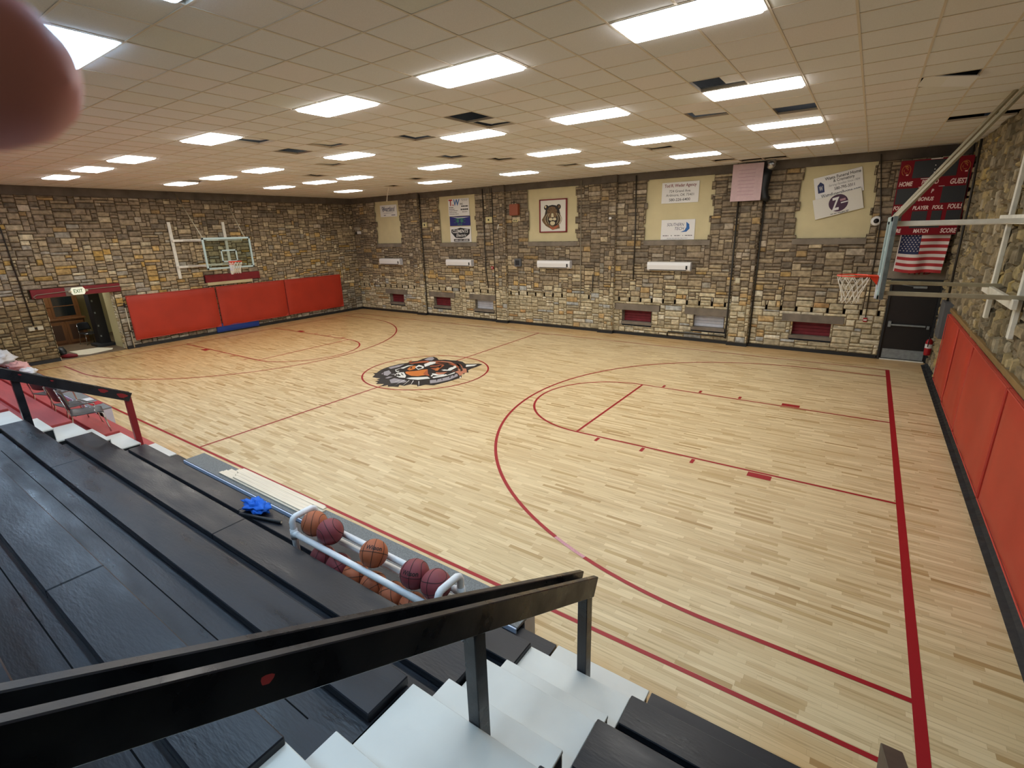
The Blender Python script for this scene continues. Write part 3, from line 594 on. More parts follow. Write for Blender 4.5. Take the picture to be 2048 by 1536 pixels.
lettering('T.', 'sign_red', t, on_sign(-.42, .2), .26, .28, shear=0, bold=.03); lettering('W', 'sign_blue', t, on_sign(-.1, .2), .26, .36, shear=.15, bold=.03); lettering('INC', 'ink', t, on_sign(.18, .13), .08, .17, bold=.02)
bars(t, 'ink_grey', [(.16, .55, .31, .02), (.2, .5, .26, .015)]); bars(t, 'ink', [(-.55, -.3, .0, .028), (-.55, -.22, -.07, .022), (-.55, -.05, -.14, .022), (-.55, -.1, -.21, .022), (-.55, 0, -.28, .022), (.16, .55, .03, .05), (.12, .55, -.1, .06), (.2, .5, -.2, .02)], name='address_lines')
t, w_, h_ = sign('banner', 'dark blue sponsor banner with a green emblem, middle of three in the second cream panel', -16.60, -15.42, 4.16, 4.56, 'sign_navy')
e = mb('sign_green')
for s in (-1, 1):
    e.tube([(s*.28+.07*math.cos(R(a))*s, -.024, .0+.07*math.sin(R(a))) for a in range(40, 330, 20)], .012, 4); e.lathe([(.0, 0), (.075, 0)], 14, Matrix.Translation((s*.11, -.024, .0)) @ Matrix.Rotation(PI/2, 4, 'X'))
for k in range(3): e.box(-.13+k*.1, -.07+k*.1, -.025, -.02, -.17, -.11)
e.box(-.22, .22, -.025, -.02, .08, .12); e.obj('emblem', t)
mb('white_sign').add([(-.5, -.0235, .19), (-.1, -.0235, .15), (.35, -.0235, .155), (.58, -.0235, .16), (.3, -.0235, .13), (-.1, -.0235, .12)], [(0, 1, 2, 3, 4, 5)]).obj('swoosh', t)
t, w_, h_ = sign('banner', 'white sponsor board with black outlined lettering, bottom of three in the second cream panel', -16.62, -15.40, 3.45, 4.12)
mb('ink').add([(-.52, -.0225, .22), (-.2, -.0225, .24), (0, -.0225, .29), (.25, -.0225, .25), (.56, -.0225, .22), (.53, -.0225, .02), (.3, -.0225, -.12), (.05, -.0225, -.16), (-.3, -.0225, -.14), (-.42, -.0225, -.02), (-.53, -.0225, .08)], [tuple(range(11))]).box(-.4, .5, -.0235, -.0215, -.3, -.19).obj('lettering_backing', t, fix=False)
lettering('CLEMENTS', 'white_sign', t, on_sign(0, .14, -.026), .14, .92, shear=.25, bold=.02); lettering('Electric', 'white_sign', t, on_sign(.05, -.03, -.026), .13, .6, shear=.3, bold=.01); lettering('580-221-8580', 'white_sign', t, on_sign(.05, -.245, -.026), .07, .8, bold=.01)
# framed tiger picture
t, w_, h_ = sign('framed_picture', 'framed picture of a tiger head on white in a thin dark red frame', -11.80, -10.64, 3.80, 5.0, 'cream_sign', cat='picture', th=.03)
f = mb('maroon')
for x0, x1, z0, z1 in ((-.60, .60, .58, .62), (-.60, .60, -.62, -.58), (-.62, -.57, -.62, .62), (.57, .62, -.62, .62)): f.box(x0, x1, -.05, 0, z0, z1)
f.obj('frame', t)
def tp(pts, y): return [((x-630)/700*1.14, y, (720-z)/880*1.16) for x, z in pts]
tg = MB(); Y_ = -.033
def blob(m, pts, y): tg.use(m).poly(tp(pts, y))
def ell(m, cx, cy, rx, ry, y, n=20): blob(m, [(cx+rx*math.cos(2*PI*k/n), cy+ry*math.sin(2*PI*k/n)) for k in range(n)], y)
blob('tiger_brown', [(315, 820), (390, 700), (420, 640), (820, 620), (845, 860), (800, 960), (820, 1080), (700, 1100), (620, 1120), (560, 1080), (430, 1000), (350, 900)], Y_)
ell('tiger_dark', 445, 480, 66, 74, Y_-.001); ell('tiger_dark', 785, 475, 62, 74, Y_-.001); ell('tiger_cream', 425, 460, 24, 34, Y_-.002); ell('tiger_brown', 795, 470, 26, 36, Y_-.002)
blob('tiger_dark', [(425, 570), (455, 480), (520, 432), (610, 412), (700, 428), (775, 485), (805, 560), (820, 650), (835, 800), (800, 920), (700, 1010), (600, 1000), (480, 930), (410, 800), (405, 660)], Y_-.002)
blob('tiger_brown', [(470, 560), (520, 480), (600, 455), (680, 475), (740, 560), (750, 700), (700, 800), (620, 850), (530, 800), (480, 690)], Y_-.003)
for k, (a, b_, wd) in enumerate([((500, 540), (560, 560), 9), ((560, 500), (600, 530), 8), ((640, 490), (650, 540), 9), ((700, 520), (680, 570), 9), ((480, 600), (540, 620), 10), ((740, 600), (700, 620), 9)]):
    blob('tiger_dark', [(a[0], a[1]-wd), (b_[0], b_[1]-wd*.4), (b_[0], b_[1]+wd*.4), (a[0], a[1]+wd)], Y_-.004)
for s in (-1, 1):
    cx = 625
    for q in range(4):
        pts = [(cx+s*(95+q*26+math.sin(v)*(60+q*6)), 640+v*105+q*6) for v in [k*.26 for k in range(12)]]
        pts2 = [(x-s*11, z) for x, z in pts]; blob('tiger_cream' if q % 2 == 0 else 'tiger_brown', pts+pts2[::-1], Y_-.004)
ell('tiger_dark', 545, 632, 26, 15, Y_-.005); ell('tiger_dark', 690, 632, 24, 14, Y_-.005); ell('gold', 550, 635, 12, 8, Y_-.006); ell('gold', 686, 635, 11, 8, Y_-.006)
blob('tiger_cream', [(590, 650), (640, 650), (655, 760), (625, 780), (580, 750)], Y_-.005); blob('tiger_dark', [(585, 760), (660, 760), (625, 800)], Y_-.006)
ell('tiger_cream', 570, 815, 55, 38, Y_-.005); ell('tiger_cream', 675, 815, 50, 38, Y_-.005); blob('tiger_dark', [(560, 860), (625, 835), (690, 860), (625, 880)], Y_-.006); ell('tiger_cream', 620, 925, 68, 62, Y_-.006)
blob('orange_dark', [(530, 980), (620, 1060), (720, 1000), (800, 1000), (700, 1090), (620, 1110), (560, 1060)], Y_-.004)
tg.obj('tiger_head', t, fix=False)
# right-hand banners
t, w_, h_ = sign('banner', 'white agency board with an address and phone number, upper board in the fourth cream panel', -6.95, -5.72, 4.63, 5.29)
lettering('Tod R. Weder Agency', 'maroon', t, on_sign(0, .21), .1, 1.05, bold=.012)
lettering('724 Grand Ave.', 'ink', t, on_sign(0, .05), .08, .72); lettering('Ardmore, OK 73401', 'ink', t, on_sign(0, -.08), .08, .92); lettering('580-226-6400', 'ink', t, on_sign(0, -.22), .085, .7, bold=.008)
t, w_, h_ = sign('banner', 'white board with a blue sail emblem, lower board in the fourth cream panel', -6.9, -5.76, 3.44, 4.1)
lettering('SOUTHERN', 'navy', t, on_sign(-.08, .17), .1, .58, shear=.25); lettering('TECH', 'navy', t, on_sign(.06, .04), .1, .32, shear=.25)
mb('sign_blue').add([(.28, -.0225, .25), (.38, -.0225, .17), (.4, -.0225, .03), (.3, -.0225, -.07), (.1, -.0225, -.08), (.24, -.0225, -.02), (.29, -.0225, .08)], [tuple(range(7))]).obj('sail_emblem', t, fix=False)
bars(t, 'ink', [(-.5, -.3, -.19, .02), (-.22, -.18, -.19, .02), (-.1, .1, -.19, .02), (.18, .2, -.19, .02), (.26, .5, -.19, .02)]); bars(t, 'ink_grey', [(-.35, .35, -.28, .012)], name='small_print')
A1 = R(12)
t = thing('banner', 'tilted white board with a web address, upper of two in the rightmost cream panel', 'sign', (-1.86, YB+.04, 4.9)); t.rotation_euler = (0, -A1, 0)
mb('white_sign').cbox((0, -.01, 0), (1.16, .02, .64), ch=.004).obj('board', t)
lettering('Watts Funeral Home', 'ink', t, on_sign(.12, .23), .085, .85, bold=.012); lettering('& Crematory', 'ink', t, on_sign(.14, .12), .08, .5, bold=.01); lettering('Serving Families Since 1904', 'ink_grey', t, on_sign(.14, .015), .06, .74, shear=.3)
lettering('580-795-3311', 'ink', t, on_sign(.14, -.09), .08, .48, bold=.012); lettering('Wattsfuneralhome.com', 'ink', t, on_sign(.04, -.22), .1, .95, bold=.006)
mb('navy').add([(-.5, -.0225, -.12), (-.34, -.0225, -.12), (-.34, -.0225, .1), (-.42, -.0225, .18), (-.5, -.0225, .1)], [(0, 1, 2, 3, 4)]).obj('door_emblem', t, fix=False); lettering('W', 'white_sign', t, on_sign(-.42, .0, -.0245), .14, .09)
A2 = R(14)
t = thing('banner', 'tilted white board with a round purple emblem, lower of two in the rightmost cream panel', 'sign', (-1.80, YB+.01, 4.37)); t.rotation_euler = (0, -A2, 0)
mb('cream_sign').cbox((0, -.01, 0), (1.18, .02, .56), ch=.004).obj('board', t)
mb('purple').lathe([(0, 0), (.235, 0)], 32, on_sign(.02, .03, -.0222)).obj('round_emblem', t, fix=False)
lettering('Z', 'white_sign', t, on_sign(-.05, .02, -.0245), .34, .22, shear=.25, bold=.03); mb('white_sign').box(.08, .25, -.025, -.0235, -.0, .03).obj('emblem_bar', t); mb('purple_light').box(.07, .2, -.025, -.0235, .06, .12).obj('emblem_wordmark', t)
bars(t, 'ink', [(-.2, .25, -.235, .015), (.03, .22, -.262, .012)])
# AC units
ac = None
for k, (x, wh) in enumerate([(-20.6, 'below the leftmost cream panel'), (-16.05, 'below the cream panel with three boards'), (-11.1, 'below the framed tiger picture'), (-6.5, 'below the board with a blue sail emblem')]):
    if ac is None:
        ac = thing('air_conditioner', '', 'air conditioner', (x, YB, 2.4)); r_ = ac
        c = mb('ac_white'); c.prism([(-.75, 0, .02), (-.75, -.14, 0), (-.75, -.2, .05), (-.75, -.215, .2), (-.75, -.19, .3), (-.75, 0, .31)], (1.5, 0, 0)); c.obj('casing', ac)
        mb('black').box(-.66, .62, -.202, -.17, .022, .048).obj('air_outlet', ac); mb('ink').box(.6, .66, -.217, -.205, .07, .19).obj('display', ac)
        mb('white_slat').box(.74, .752, -.2, 0, .03, .28).obj('end_cap', ac)
    else: r_ = copy_tree(ac); r_.location.x = x
    r_['label'] = 'white wall-mounted split air conditioner '+wh; r_['group'] = 'air conditioners on the banner wall'
# small wall fittings
def fit(name, label, cat, x, z, w_, h_, d, m, extra=None, y=YB):
    o = thing(name, label, cat, (x, y, z)); mb(m).cbox((0, -d/2, 0), (w_, d, h_), ch=.01).obj('housing', o)
    if extra: extra(o)
    return o
lens = lambda o: mb('black').lathe([(0, .02), (.03, .02), (.035, 0)], 16, Matrix.Translation((0, -.12, 0)) @ Matrix.Rotation(PI/2, 4, 'X')).obj('lens', o)
fit('intercom_box', 'small cream box on the pilaster between the first and second cream panels', 'box', -18.1, 4.25, .26, .22, .08, 'lobby_wall', lambda o: mb('ink').box(-.03, .03, -.09, -.08, -.05, .05).obj('button', o))
fit('fire_alarm', 'cream alarm box beside the cream panel with three boards', 'alarm', -14.3, 4.35, .34, .24, .1, 'lobby_wall', lens)
fit('speaker_box', 'rusty orange box high on the wall left of the framed tiger panel', 'box', -12.98, 4.70, .42, .44, .16, 'orange_box', lambda o: mb('pipe_dark').box(-.03, 0, -.1, -.08, .22, .34).obj('bracket', o))
fit('control_box', 'dark grey square box on the stone left of the third air conditioner', 'box', -12.87, 2.6, .32, .32, .12, 'elec_grey', lambda o: mb('ink').box(-.1, .1, -.13, -.12, -.1, .1).obj('cover', o))
fit('fire_alarm', 'cream alarm box with a white lamp right of the framed tiger panel', 'alarm', -8.77, 4.22, .36, .24, .1, 'lobby_wall', lambda o: mb('white_sign').lathe([(0, .04), (.05, .03), (.07, 0)], 16, Matrix.Translation((.02, -.1, 0)) @ Matrix.Rotation(PI/2, 4, 'X')).obj('strobe', o))
fit('light_socket', 'cream junction plate with two holes under the rusty orange box', 'socket', -12.98, 4.28, .24, .12, .05, 'lobby_wall', lambda o: mb('ink').box(-.07, -.03, -.055, -.045, -.03, .03).box(.03, .07, -.055, -.045, -.03, .03).obj('sockets', o))
fit('pull_station', 'small cream box on the pilaster left of the pink board wall bay', 'box', -4.22, 2.15, .14, .16, .05, 'mop', y=YB-.12)
fit('alarm_button', 'small red and white alarm box below a conduit beside the black door', 'alarm', -.66, 1.12, .1, .12, .06, 'ext_red', lambda o: mb('white_sign').box(-.04, .04, -.065, -.06, -.02, .02).obj('label_plate', o))
fit('alarm_button', 'small red alarm box right of the second air conditioner', 'alarm', -14.25, 2.36, .12, .12, .06, 'ext_red', lambda o: mb('white_sign').box(-.03, .03, -.065, -.06, -.02, .02).obj('label_plate', o))
o = thing('security_camera', 'round white dome camera with black lens on stone beside the rightmost cream panel', 'camera', (-.82, YB-.03, 3.88))
mb('white_sign').lathe([(.0, .03), (.09, .03), (.13, .0), (.13, -.03)], 24, Matrix.Rotation(PI/2, 4, 'X')).obj('dome_base', o, True); mb('black').lathe([(0, .08), (.04, .07), (.065, .031)], 20, Matrix.Rotation(PI/2, 4, 'X')).obj('dome', o, True)
o = thing('security_camera', 'tiny white and black camera near the far corner of the hall', 'camera', (-22.85, YB-.03, 4.0))
mb('white_sign').cbox((.06, -.08, 0), (.14, .16, .14)).obj('housing', o); mb('black').cbox((-.05, -.14, -.02), (.1, .14, .12)).obj('lens', o)
o = thing('broken_fixture', 'bent cream metal bracket sticking out of the stone between conduit pipes', 'bracket', (-13.9, YB-.02, 3.85))
mb('mop').add([(-.25, -.02, .05), (.1, -.1, .25), (.2, -.1, .18), (.05, -.06, -.05), (.0, -.04, -.22), (-.1, -.03, -.02)], [(0, 1, 2, 3, 4, 5)]).obj('plate', o); mb('cream_sign').tube([(0, -.05, .0), (.15, -.15, .3)], .025, 6).obj('arm', o)
# conduits
def pipe(label, pts, r, m='pipe_dark'): tag(mb(m).tube(pts, r, 8).obj('conduit', None, True), label, 'pipe')
y_ = YB-.06
pipe('thin dark conduit dropping from the ceiling beside the panel with three boards', [(-14.62, y_, 5.6), (-14.58, y_, 2.15), (-14.5, y_, 1.5)], .02)
pipe('dark conduit running down the pilaster left of the framed tiger panel', [(-14.1, y_-.02, 5.6), (-14.1, y_, .1)], .022)
pipe('pale conduit beside the cream alarm box left of the framed tiger', [(-14.28, y_, 5.6), (-14.28, y_, 4.47)], .014, 'pipe_light')
pipe('pale conduit dropping from the ceiling right of the framed tiger panel', [(-9.97, y_, 5.6), (-9.95, y_, 1.0), (-10.02, y_, .9), (-10.5, y_, .9)], .018, 'pipe_light')
pipe('short dark conduit ending above the slot row left of the third pilaster', [(-9.42, y_, 2.2), (-9.42, y_, 1.55)], .02)
pipe('dark conduit left of the agency board panel ending at mid height', [(-7.85, y_, 5.6), (-7.8, y_, 3.6), (-7.8, y_, 2.05)], .022)
pipe('long dark conduit left of the pilaster under the pink board, turning along the base', [(-4.46, y_, 4.6), (-4.44, y_, .2), (-4.5, y_, .26), (-6.4, y_, .26), (-6.42, y_, .1)], .026)
pipe('dark conduit right of the pilaster under the pink board', [(-3.7, y_, 4.6), (-3.7, y_, .1)], .022)
pipe('dark conduit dropping beside the dome camera to the red alarm box', [(-.98, y_, 5.6), (-.72, y_, 3.9), (-.66, y_, 1.2)], .014)
pipe('dark conduit beside the first pilaster from the left corner', [(-18.32, y_, 5.6), (-18.34, y_, .1)], .02)
pipe('pale loop of conduit above the slot row under the tiger panel bay', [(-12.6, y_, 1.46), (-11.3, y_, 1.46), (-11.24, y_, 1.3), (-11.24, y_, 1.0)], .014, 'pipe_light')
pipe('dark conduit on the left wall ending at a pair of boxes', [(XL+.05, -6.2, 5.4), (XL+.06, -5.86, 4.4), (XL+.06, -5.8, 1.3)], .02)
o = thing('outlet_box', 'pair of cream electrical boxes at the foot of the left-wall conduit', 'box', (XL, -5.78, 1.2)); mb('mop').cbox((.05, -.1, 0), (.09, .15, .12)).cbox((.05, .12, 0), (.09, .15, .12)).obj('boxes', o); mb('black').box(.03, .08, -.03, .05, -.02, .03).obj('plug', o)
# pink board + duct
o = thing('pink_board', 'large faded pink board hanging at the top of the fourth pilaster', 'board', (-4.22, YB-.35, 5.1))
mb('pink_board').cbox((0, 0, 0), (.86, .03, 1.06), ch=.004).obj('panel', o)
b = mb('purple_light')
for k in range(8): b.box(-.25, .22, -.0165, -.0155, .35-k*.1, .36-k*.1)
b.obj('faint_writing', o); mb('pipe_dark').tube([(-.3, 0, .53), (-.3, .0, .6)], .006, 5).tube([(.3, 0, .53), (.3, 0, .6)], .006, 5).tube([(-.36, .02, .4), (-.36, .3, .4)], .02, 6).obj('hangers', o)
o = thing('air_duct', 'crumpled silver and black flexible duct beside the pink board', 'duct', (-3.68, YB-.3, 5.0))
mb('duct').tube([(0.05, 0, .68), (.1, .0, .55), (.0, .05, .42)], [.13, .13, .1], 14).obj('silver_elbow', o, True); mb('black').tube([(.0, .05, .45), (-.05, .08, .2), (-.08, .08, -.1), (-.02, .08, -.35), (.1, .05, -.42)], [.12, .14, .13, .12, .08], 12).obj('black_sleeve', o, True)
# scoreboard
sx0, sx1, sz0, sz1 = -.53, .92, 3.5, 5.36
o = thing('scoreboard', 'dark red scoreboard with black windows above the black door', 'scoreboard', ((sx0+sx1)/2+.01, YB-.40, (sz0+sz1)/2), R(-8))
wS, hS = sx1-sx0, sz1-sz0; mb('score_side').box(-wS/2, wS/2, .0, .28, -hS/2, hS/2).obj('cabinet', o); mb('score_red').box(-wS/2+.01, wS/2-.01, -.012, 0, -hS/2+.01, hS/2-.01).obj('face', o)
bw_ = mb('black'); X = lambda u: -wS/2+u*wS; Zf = lambda v: hS/2-v*hS
for a, b_, c, d in ((.2, .8, .02, .24), (0.02, .32, .37, .58), (.66, .98, .37, .58), (.03, .16, .68, .87), (.3, .52, .68, .84), (.58, .72, .68, .84), (.78, .97, .68, .87), (.3, .72, .88, .905)): bw_.box(X(a), X(b_), -.02, -.011, Zf(d), Zf(c))
bw_.obj('display_window', o)
for txt, u, v, wd, h in (('HOME', .13, .31, .22, .085), ('PERIOD', .47, .30, .26, .08), ('GUEST', .86, .31, .26, .095), ('P', .53, .42, .04, .07), ('BONUS', .46, .52, .24, .07), ('FOULS', .1, .63, .19, .075), ('PLAYER', .41, .635, .25, .07), ('FOUL', .65, .635, .17, .07), ('FOULS', .88, .63, .22, .085), ('SCORE', .09, .94, .22, .075), ('MATCH', .48, .945, .24, .075), ('SCORE', .86, .945, .24, .085)):
    lettering(txt, 'score_text', o, face_back(X(u), -.0215, Zf(v)), h*1.3, wd*wS*.9, shear=.15, bold=.03)
cl = mb('white_sign')
for v in (.09, .14, .18): cl.lathe([(0, 0), (.012, 0)], 8, face_back(X(.5), -.0215, Zf(v)))
cl.box(X(.42), X(.58), -.0215, -.02, Zf(.012), Zf(.002)).box(X(.33), X(.55), -.0215, -.02, Zf(.258), Zf(.25)).box(X(.32), X(.38), -.0215, -.02, Zf(.365), Zf(.36)).box(X(.6), X(.68), -.0215, -.02, Zf(.365), Zf(.36)).obj('white_marks', o, fix=False)
for u, nm in ((.1, 1), (.9, -1)):
    e = mb('gold'); rr = random.Random(8)
    for k in range(9):
        a = rr.uniform(0, 2*PI); q = rr.uniform(.02, .08); x, z = X(u)+q*math.cos(a), Zf(.13)+q*1.4*math.sin(a); e.tube([(x, -.014, z), (x+.03*math.cos(a+1.8), -.014, z+.04*math.sin(a+1.8)), (x+.06*math.cos(a+2.1), -.014, z+.05*math.sin(a+2.1))], .005, 4)
    e.tube([(X(u)+.09*math.cos(t), -.014, Zf(.13)+.13*math.sin(t)) for t in [k*PI/9 for k in range(-3, 13)]], .005, 4); e.obj('tiger_emblem', o)
    mb('score_text').box(X(u)+.01, X(u)+.06, -.015, -.012, Zf(.2), Zf(.185)).obj('emblem_teeth', o)
# flag
fl0 = thing('flag', 'american flag with one sagging corner hanging below the scoreboard', 'flag', (-.2, YB-.3, 3.57)); Wf, Hf = 1.02, 1.02
def fp(u, v, off=0):
    sag = .05*math.sin(u*PI)*(1-v) + (.10*(u-.0)*v) ; x = .0+u*Wf - (.02*v) + .03*v*math.sin(u*5)
    wave = .035*math.sin(u*9+v*2)+.02*math.sin(u*17-v*3)*v
    z = -v*Hf - .03*math.sin(u*PI)*v - .02*u*v + .0; return (x, -.02+wave-off, z-.02*math.sin(u*7)*v)
fm = MB()
for s in range(13):
    fm.use('flag_red' if s % 2 == 0 else 'flag_white')
    for k in range(24):
        u0, u1 = k/24, (k+1)/24
        if s < 7 and u1 <= .4168: fm.use('flag_blue')
        else: fm.use('flag_red' if s % 2 == 0 else 'flag_white')
        for q in range(2):
            v0, v1 = (s+q/2)/13, (s+(q+1)/2)/13; fm.add([fp(u0, v0), fp(u1, v0), fp(u1, v1), fp(u0, v1)], [(0, 1, 2, 3)])
fm.obj('cloth', fl0, True, fix=False)
st = mb('flag_white')
for r_ in range(9):
    for c in range(6 if r_ % 2 == 0 else 5):
        cu, cv = (.035+(c+(0 if r_ % 2 == 0 else .5))*.0695), (.03+r_*.0535)
        pts = []
        for k in range(10):
            rr_ = .019 if k % 2 == 0 else .008; a = PI/2+k*PI/5; pts.append(fp(cu+rr_*math.cos(a), cv-rr_*math.sin(a), .006))
        st.poly(pts)
st.obj('stars', fl0, fix=False); mb('flag_white').add([fp(-.02, 0), fp(0, 0), fp(0, 1), fp(-.02, 1)], [(0, 1, 2, 3)]).obj('header_tape', fl0)
# extinguisher + electric box
o = thing('fire_extinguisher', 'red fire extinguisher with a white label hung in the corner by the black door', 'fire extinguisher', (XR-.14, 7.05, .36))
mb('ext_red').lathe([(0, 0), (.07, .0), (.08, .03), (.08, .36), (.06, .42), (.02, .45), (.02, .48)], 20).obj('cylinder', o, True); mb('white_sign').lathe([(.081, .2), (.081, .31)], 20).obj('label', o, True); mb('black').tube([(0, 0, .47), (-.02, -.07, .5), (-.03, -.13, .4), (-.03, -.12, .25)], .012, 8).cbox((0, -.02, .5), (.03, .12, .04)).obj('hose_and_handle', o); mb('steel_grey').box(.07, .15, -.03, .03, .2, .24).obj('bracket', o)
o = thing('electrical_panel', 'grey metal electrical panel on the right wall at the end of the red padding', 'electrical panel', (XR, 5.75, 1.55))
mb('elec_grey').cbox((-.09, 0, 0), (.18, .72, .85)).obj('cabinet', o); mb('steel_grey').cbox((-.19, .1, -.1), (.02, .05, .16)).obj('latch', o)
pipe('dark conduit on the right wall running down to the grey electrical panel', [(XR-.12, 6.2, 5.6), (XR-.1, 6.05, 4.5), (XR-.1, 5.95, 3.2), (XR-.1, 5.85, 1.95)], .025)
pipe('second dark conduit high in the corner beside the scoreboard', [(XR-.12, 7.2, 5.6), (XR-.1, 7.1, 4.4), (XR-.1, 7.0, 3.4)], .015)
# ------------------------------------------------------------------ padding
def pad(label, x, y0, y1, z0, z1, side, m='pad_red', th=.06, nx=10, sag=.012, seedv=0):
    """wall pad with softly puffed face and piped edge; side +1 faces +x (left wall)"""
    o = thing('wall_pad', label, 'wall pad', (x, (y0+y1)/2, z0)); b = MB().use(m); W0, H0 = y1-y0, z1-z0; rr = random.Random(seedv)
    nu, nv = max(6, int(W0/.16)), 12; vs = []
    for i in range(nu+1):
        for j in range(nv+1):
            u, v = i/nu, j/nv; e = min(u*W0, (1-u)*W0, v*H0, (1-v)*H0); d = th*(1-math.exp(-e/.035))*.5+th*.5
            d += sag*math.sin(u*W0*2.1+seedv)*math.sin(v*PI)+.006*math.sin(u*W0*7+v*3+seedv)*(1-v)
            vs.append((side*d, (u-.5)*W0, v*H0))
    F = [(i*(nv+1)+j, (i+1)*(nv+1)+j, (i+1)*(nv+1)+j+1, i*(nv+1)+j+1) for i in range(nu) for j in range(nv)]
    b.add(vs, F); b.obj('padded_face', o, True)
    s = mb('pad_side' if m == 'pad_red' else m); s.box(min(0, side*th*.55), max(0, side*th*.55), -W0/2, W0/2, 0, H0); s.tube([(side*th*.8, -W0/2+.01, .01), (side*th*.8, W0/2-.01, .01), (side*th*.8, W0/2-.01, H0-.01), (side*th*.8, -W0/2+.01, H0-.01)], .009, 6, closed=True); s.obj('backing', o)
    return o
g_ = 'red pads under the far backboard'
for k, (a, b_, z0, z1, lb) in enumerate([(-3.1, .06, .3, 1.96, 'red wall pad nearest the lobby doorway on the far left wall'), (.12, 3.18, .3, 1.97, 'middle red wall pad below the far backboard'), (3.22, 6.33, .32, 1.97, 'red wall pad nearest the far corner on the left wall')]):
    pad(lb, XL+.07, a, b_, z0, z1, 1, seedv=k, th=.08)['group'] = g_
pad('blue pad showing below the middle red pad on the far wall', XL+.05, -.15, 1.7, .06, .42, 1, 'pad_blue')
for k, (a, b_, lb) in enumerate([(3.1, 4.95, 'red wall pad at the door end of the right wall'), (1.25, 3.07, 'second red pad along the right wall from the door end'), (-1.5, 1.22, 'third red pad along the right wall from the door end'), (-4.4, -1.53, 'red wall pad at the near end of the right wall')]):
    pad(lb, XR-.08, a, b_, .2+.03*(k == 0), 1.80, -1, seedv=k+7, th=.07, sag=.02)['group'] = 'red pads along the right wall'
tag(mb('wood_trim').cbox((XR-.06, 3.6, 1.86), (.06, 3.2, .09)).cbox((XR-.06, -.6, 1.86), (.06, 5.1, .09)).obj('timber_batten'), 'pale timber batten fixed along the top of the right wall pads', 'batten')
# maroon boards on the left wall
tag(mb('maroon').cbox((XL+.05, .96, 2.31), (.1, 2.3, .3)).obj('painted_lintel'), 'maroon painted board beam under the far backboard', 'beam')
tag(mb('panel').cbox((XL+.05, .8, 2.1), (.08, 1.9, .13)).obj('cream_shelf'), 'narrow cream board between the maroon beam and the middle red pad', 'board')
o = thing('door_lintel', 'maroon lintel with a bare grey patch over the lobby doorway', 'lintel', (XL+.03, -4.41, 2.3)); mb('maroon').cbox((.02, 0, 0), (.1, 2.46, .29)).obj('beam', o); mb('concrete').cbox((.075, -.1, 0), (.01, .5, .29)).obj('bare_patch', o)
mb('pipe_light').tube([(.1, 1.6, .05), (.1, -.2, .02), (.1, -1.1, -.02), (.1, -1.2, -.08), (.1, -1.15, -.14)], .012, 6).obj('wire', o)
o = thing('exit_sign', 'white exit sign with green letters over the lobby doorway', 'exit sign', (XL+.13, -4.43, 2.30)); mb('exit_face').prism([(0, -.19, -.06), (0, -.15, -.12), (0, .15, -.12), (0, .19, -.06), (0, .19, .06), (0, .15, .12), (0, -.15, .12), (0, -.19, .06)], (.06, 0, 0)).obj('housing', o)
lettering('EXIT', 'exit_green', o, face_left(.063, 0, 0), .13, .25, bold=.01)
for s in (-1, 1): mb('mop').lathe([(0, .05), (.04, .04), (.045, 0)], 14, Matrix.Translation((.05, s*.23, 0)) @ Matrix.Rotation(PI/2, 4, 'Y')).obj('emergency_lamp', o, True)
o = thing('wooden_pole', 'long wooden pole leaning on the stone between the doorway and the red pad', 'pole', (XL+.12, -3.2, 1.0)); mb('mop').tube([(0, 0, .55), (.02, -.02, -.95)], .016, 8).obj('shaft', o, True); mb('black').tube([(0, 0, .72), (0, 0, .55)], .03, 8).tube([(0.01, -.01, -.3), (.01, -.01, -.36)], .028, 8).obj('grip', o)
# ------------------------------------------------------------------ lobby beyond the doorway
struct(mb('lobby_floor').box(-28.4, XL+.0, -7.5, -1.5, -.03, .004).obj('trim_3'))
struct(mb('lobby_wall').box(-28.5, -28.4, -7.5, -1.5, 0, 3).box(-28.5, XL-.35, -7.6, -7.5, 0, 3).box(-28.5, XL-.35, -1.5, -1.4, 0, 3).box(-28.5, XL-.3, -7.6, -1.4, 2.9, 3.0).obj('wall_lobby'))
j = mb('stone'); cols = []
for s, yy in ((-1, DY0), (1, DY1)):
    stones(j, cols, (lambda s, yy: lambda u, z, d: (u, yy-s*d*.6, z))(s, yy), XL-.35, XL+.03, 0, DZ, [], 90+s, lambda k, u, z, r: pick(r, [(4, 'd8cfb2'), (2, 'c4b48a')]) if k != 'mortar' else srgb('b0a47e'), wr=(2, 4))
wall_obj('trim_4', j, cols)['kind'] = 'structure'
struct(mb('lobby_wall').box(XL-.36, XL-.3, -7.5, DY0-.02, 0, 3).box(XL-.36, XL-.3, DY1+.02, -1.5, 0, 3).box(XL-.36, XL-.02, DY0, DY1, DZ, DZ+.1).box(-24.6, XL-.33, -3.36, -3.22, 0, DZ).obj('trim_5'))
o = thing('display_cabinet', 'tall oak cabinet with dark glass doors seen through the lobby doorway', 'cabinet', (-26.9, -4.55, 0))
c = mb('oak').cbox((0, 0, .5), (.6, 1.9, 1.0)).cbox((-.1, 0, 1.6), (.4, 1.9, 1.2)).cbox((.03, 0, 1.02), (.66, 2.0, .06)); c.obj('body', o)
for k in range(3): d = mb('oak').cbox((.31, -.62+k*.62, .5), (.03, .56, .84)).obj('door', o); mb('oak_dark').box(.325, .33, -.62+k*.62-.19, -.62+k*.62+.19, .2, .8).obj('door_panel', d)
for k in range(2): d = mb('oak').cbox((.105, -.46+k*.92, 1.6), (.03, .8, 1.1)).obj('door', o); mb('cabinet_glass').box(.12, .125, -.46+k*.92-.32, -.46+k*.92+.32, 1.12, 2.08).obj('glass_pane', d)
mb('oak').box(.11, .13, -.9, .9, 1.5, 1.53).obj('shelf', o)
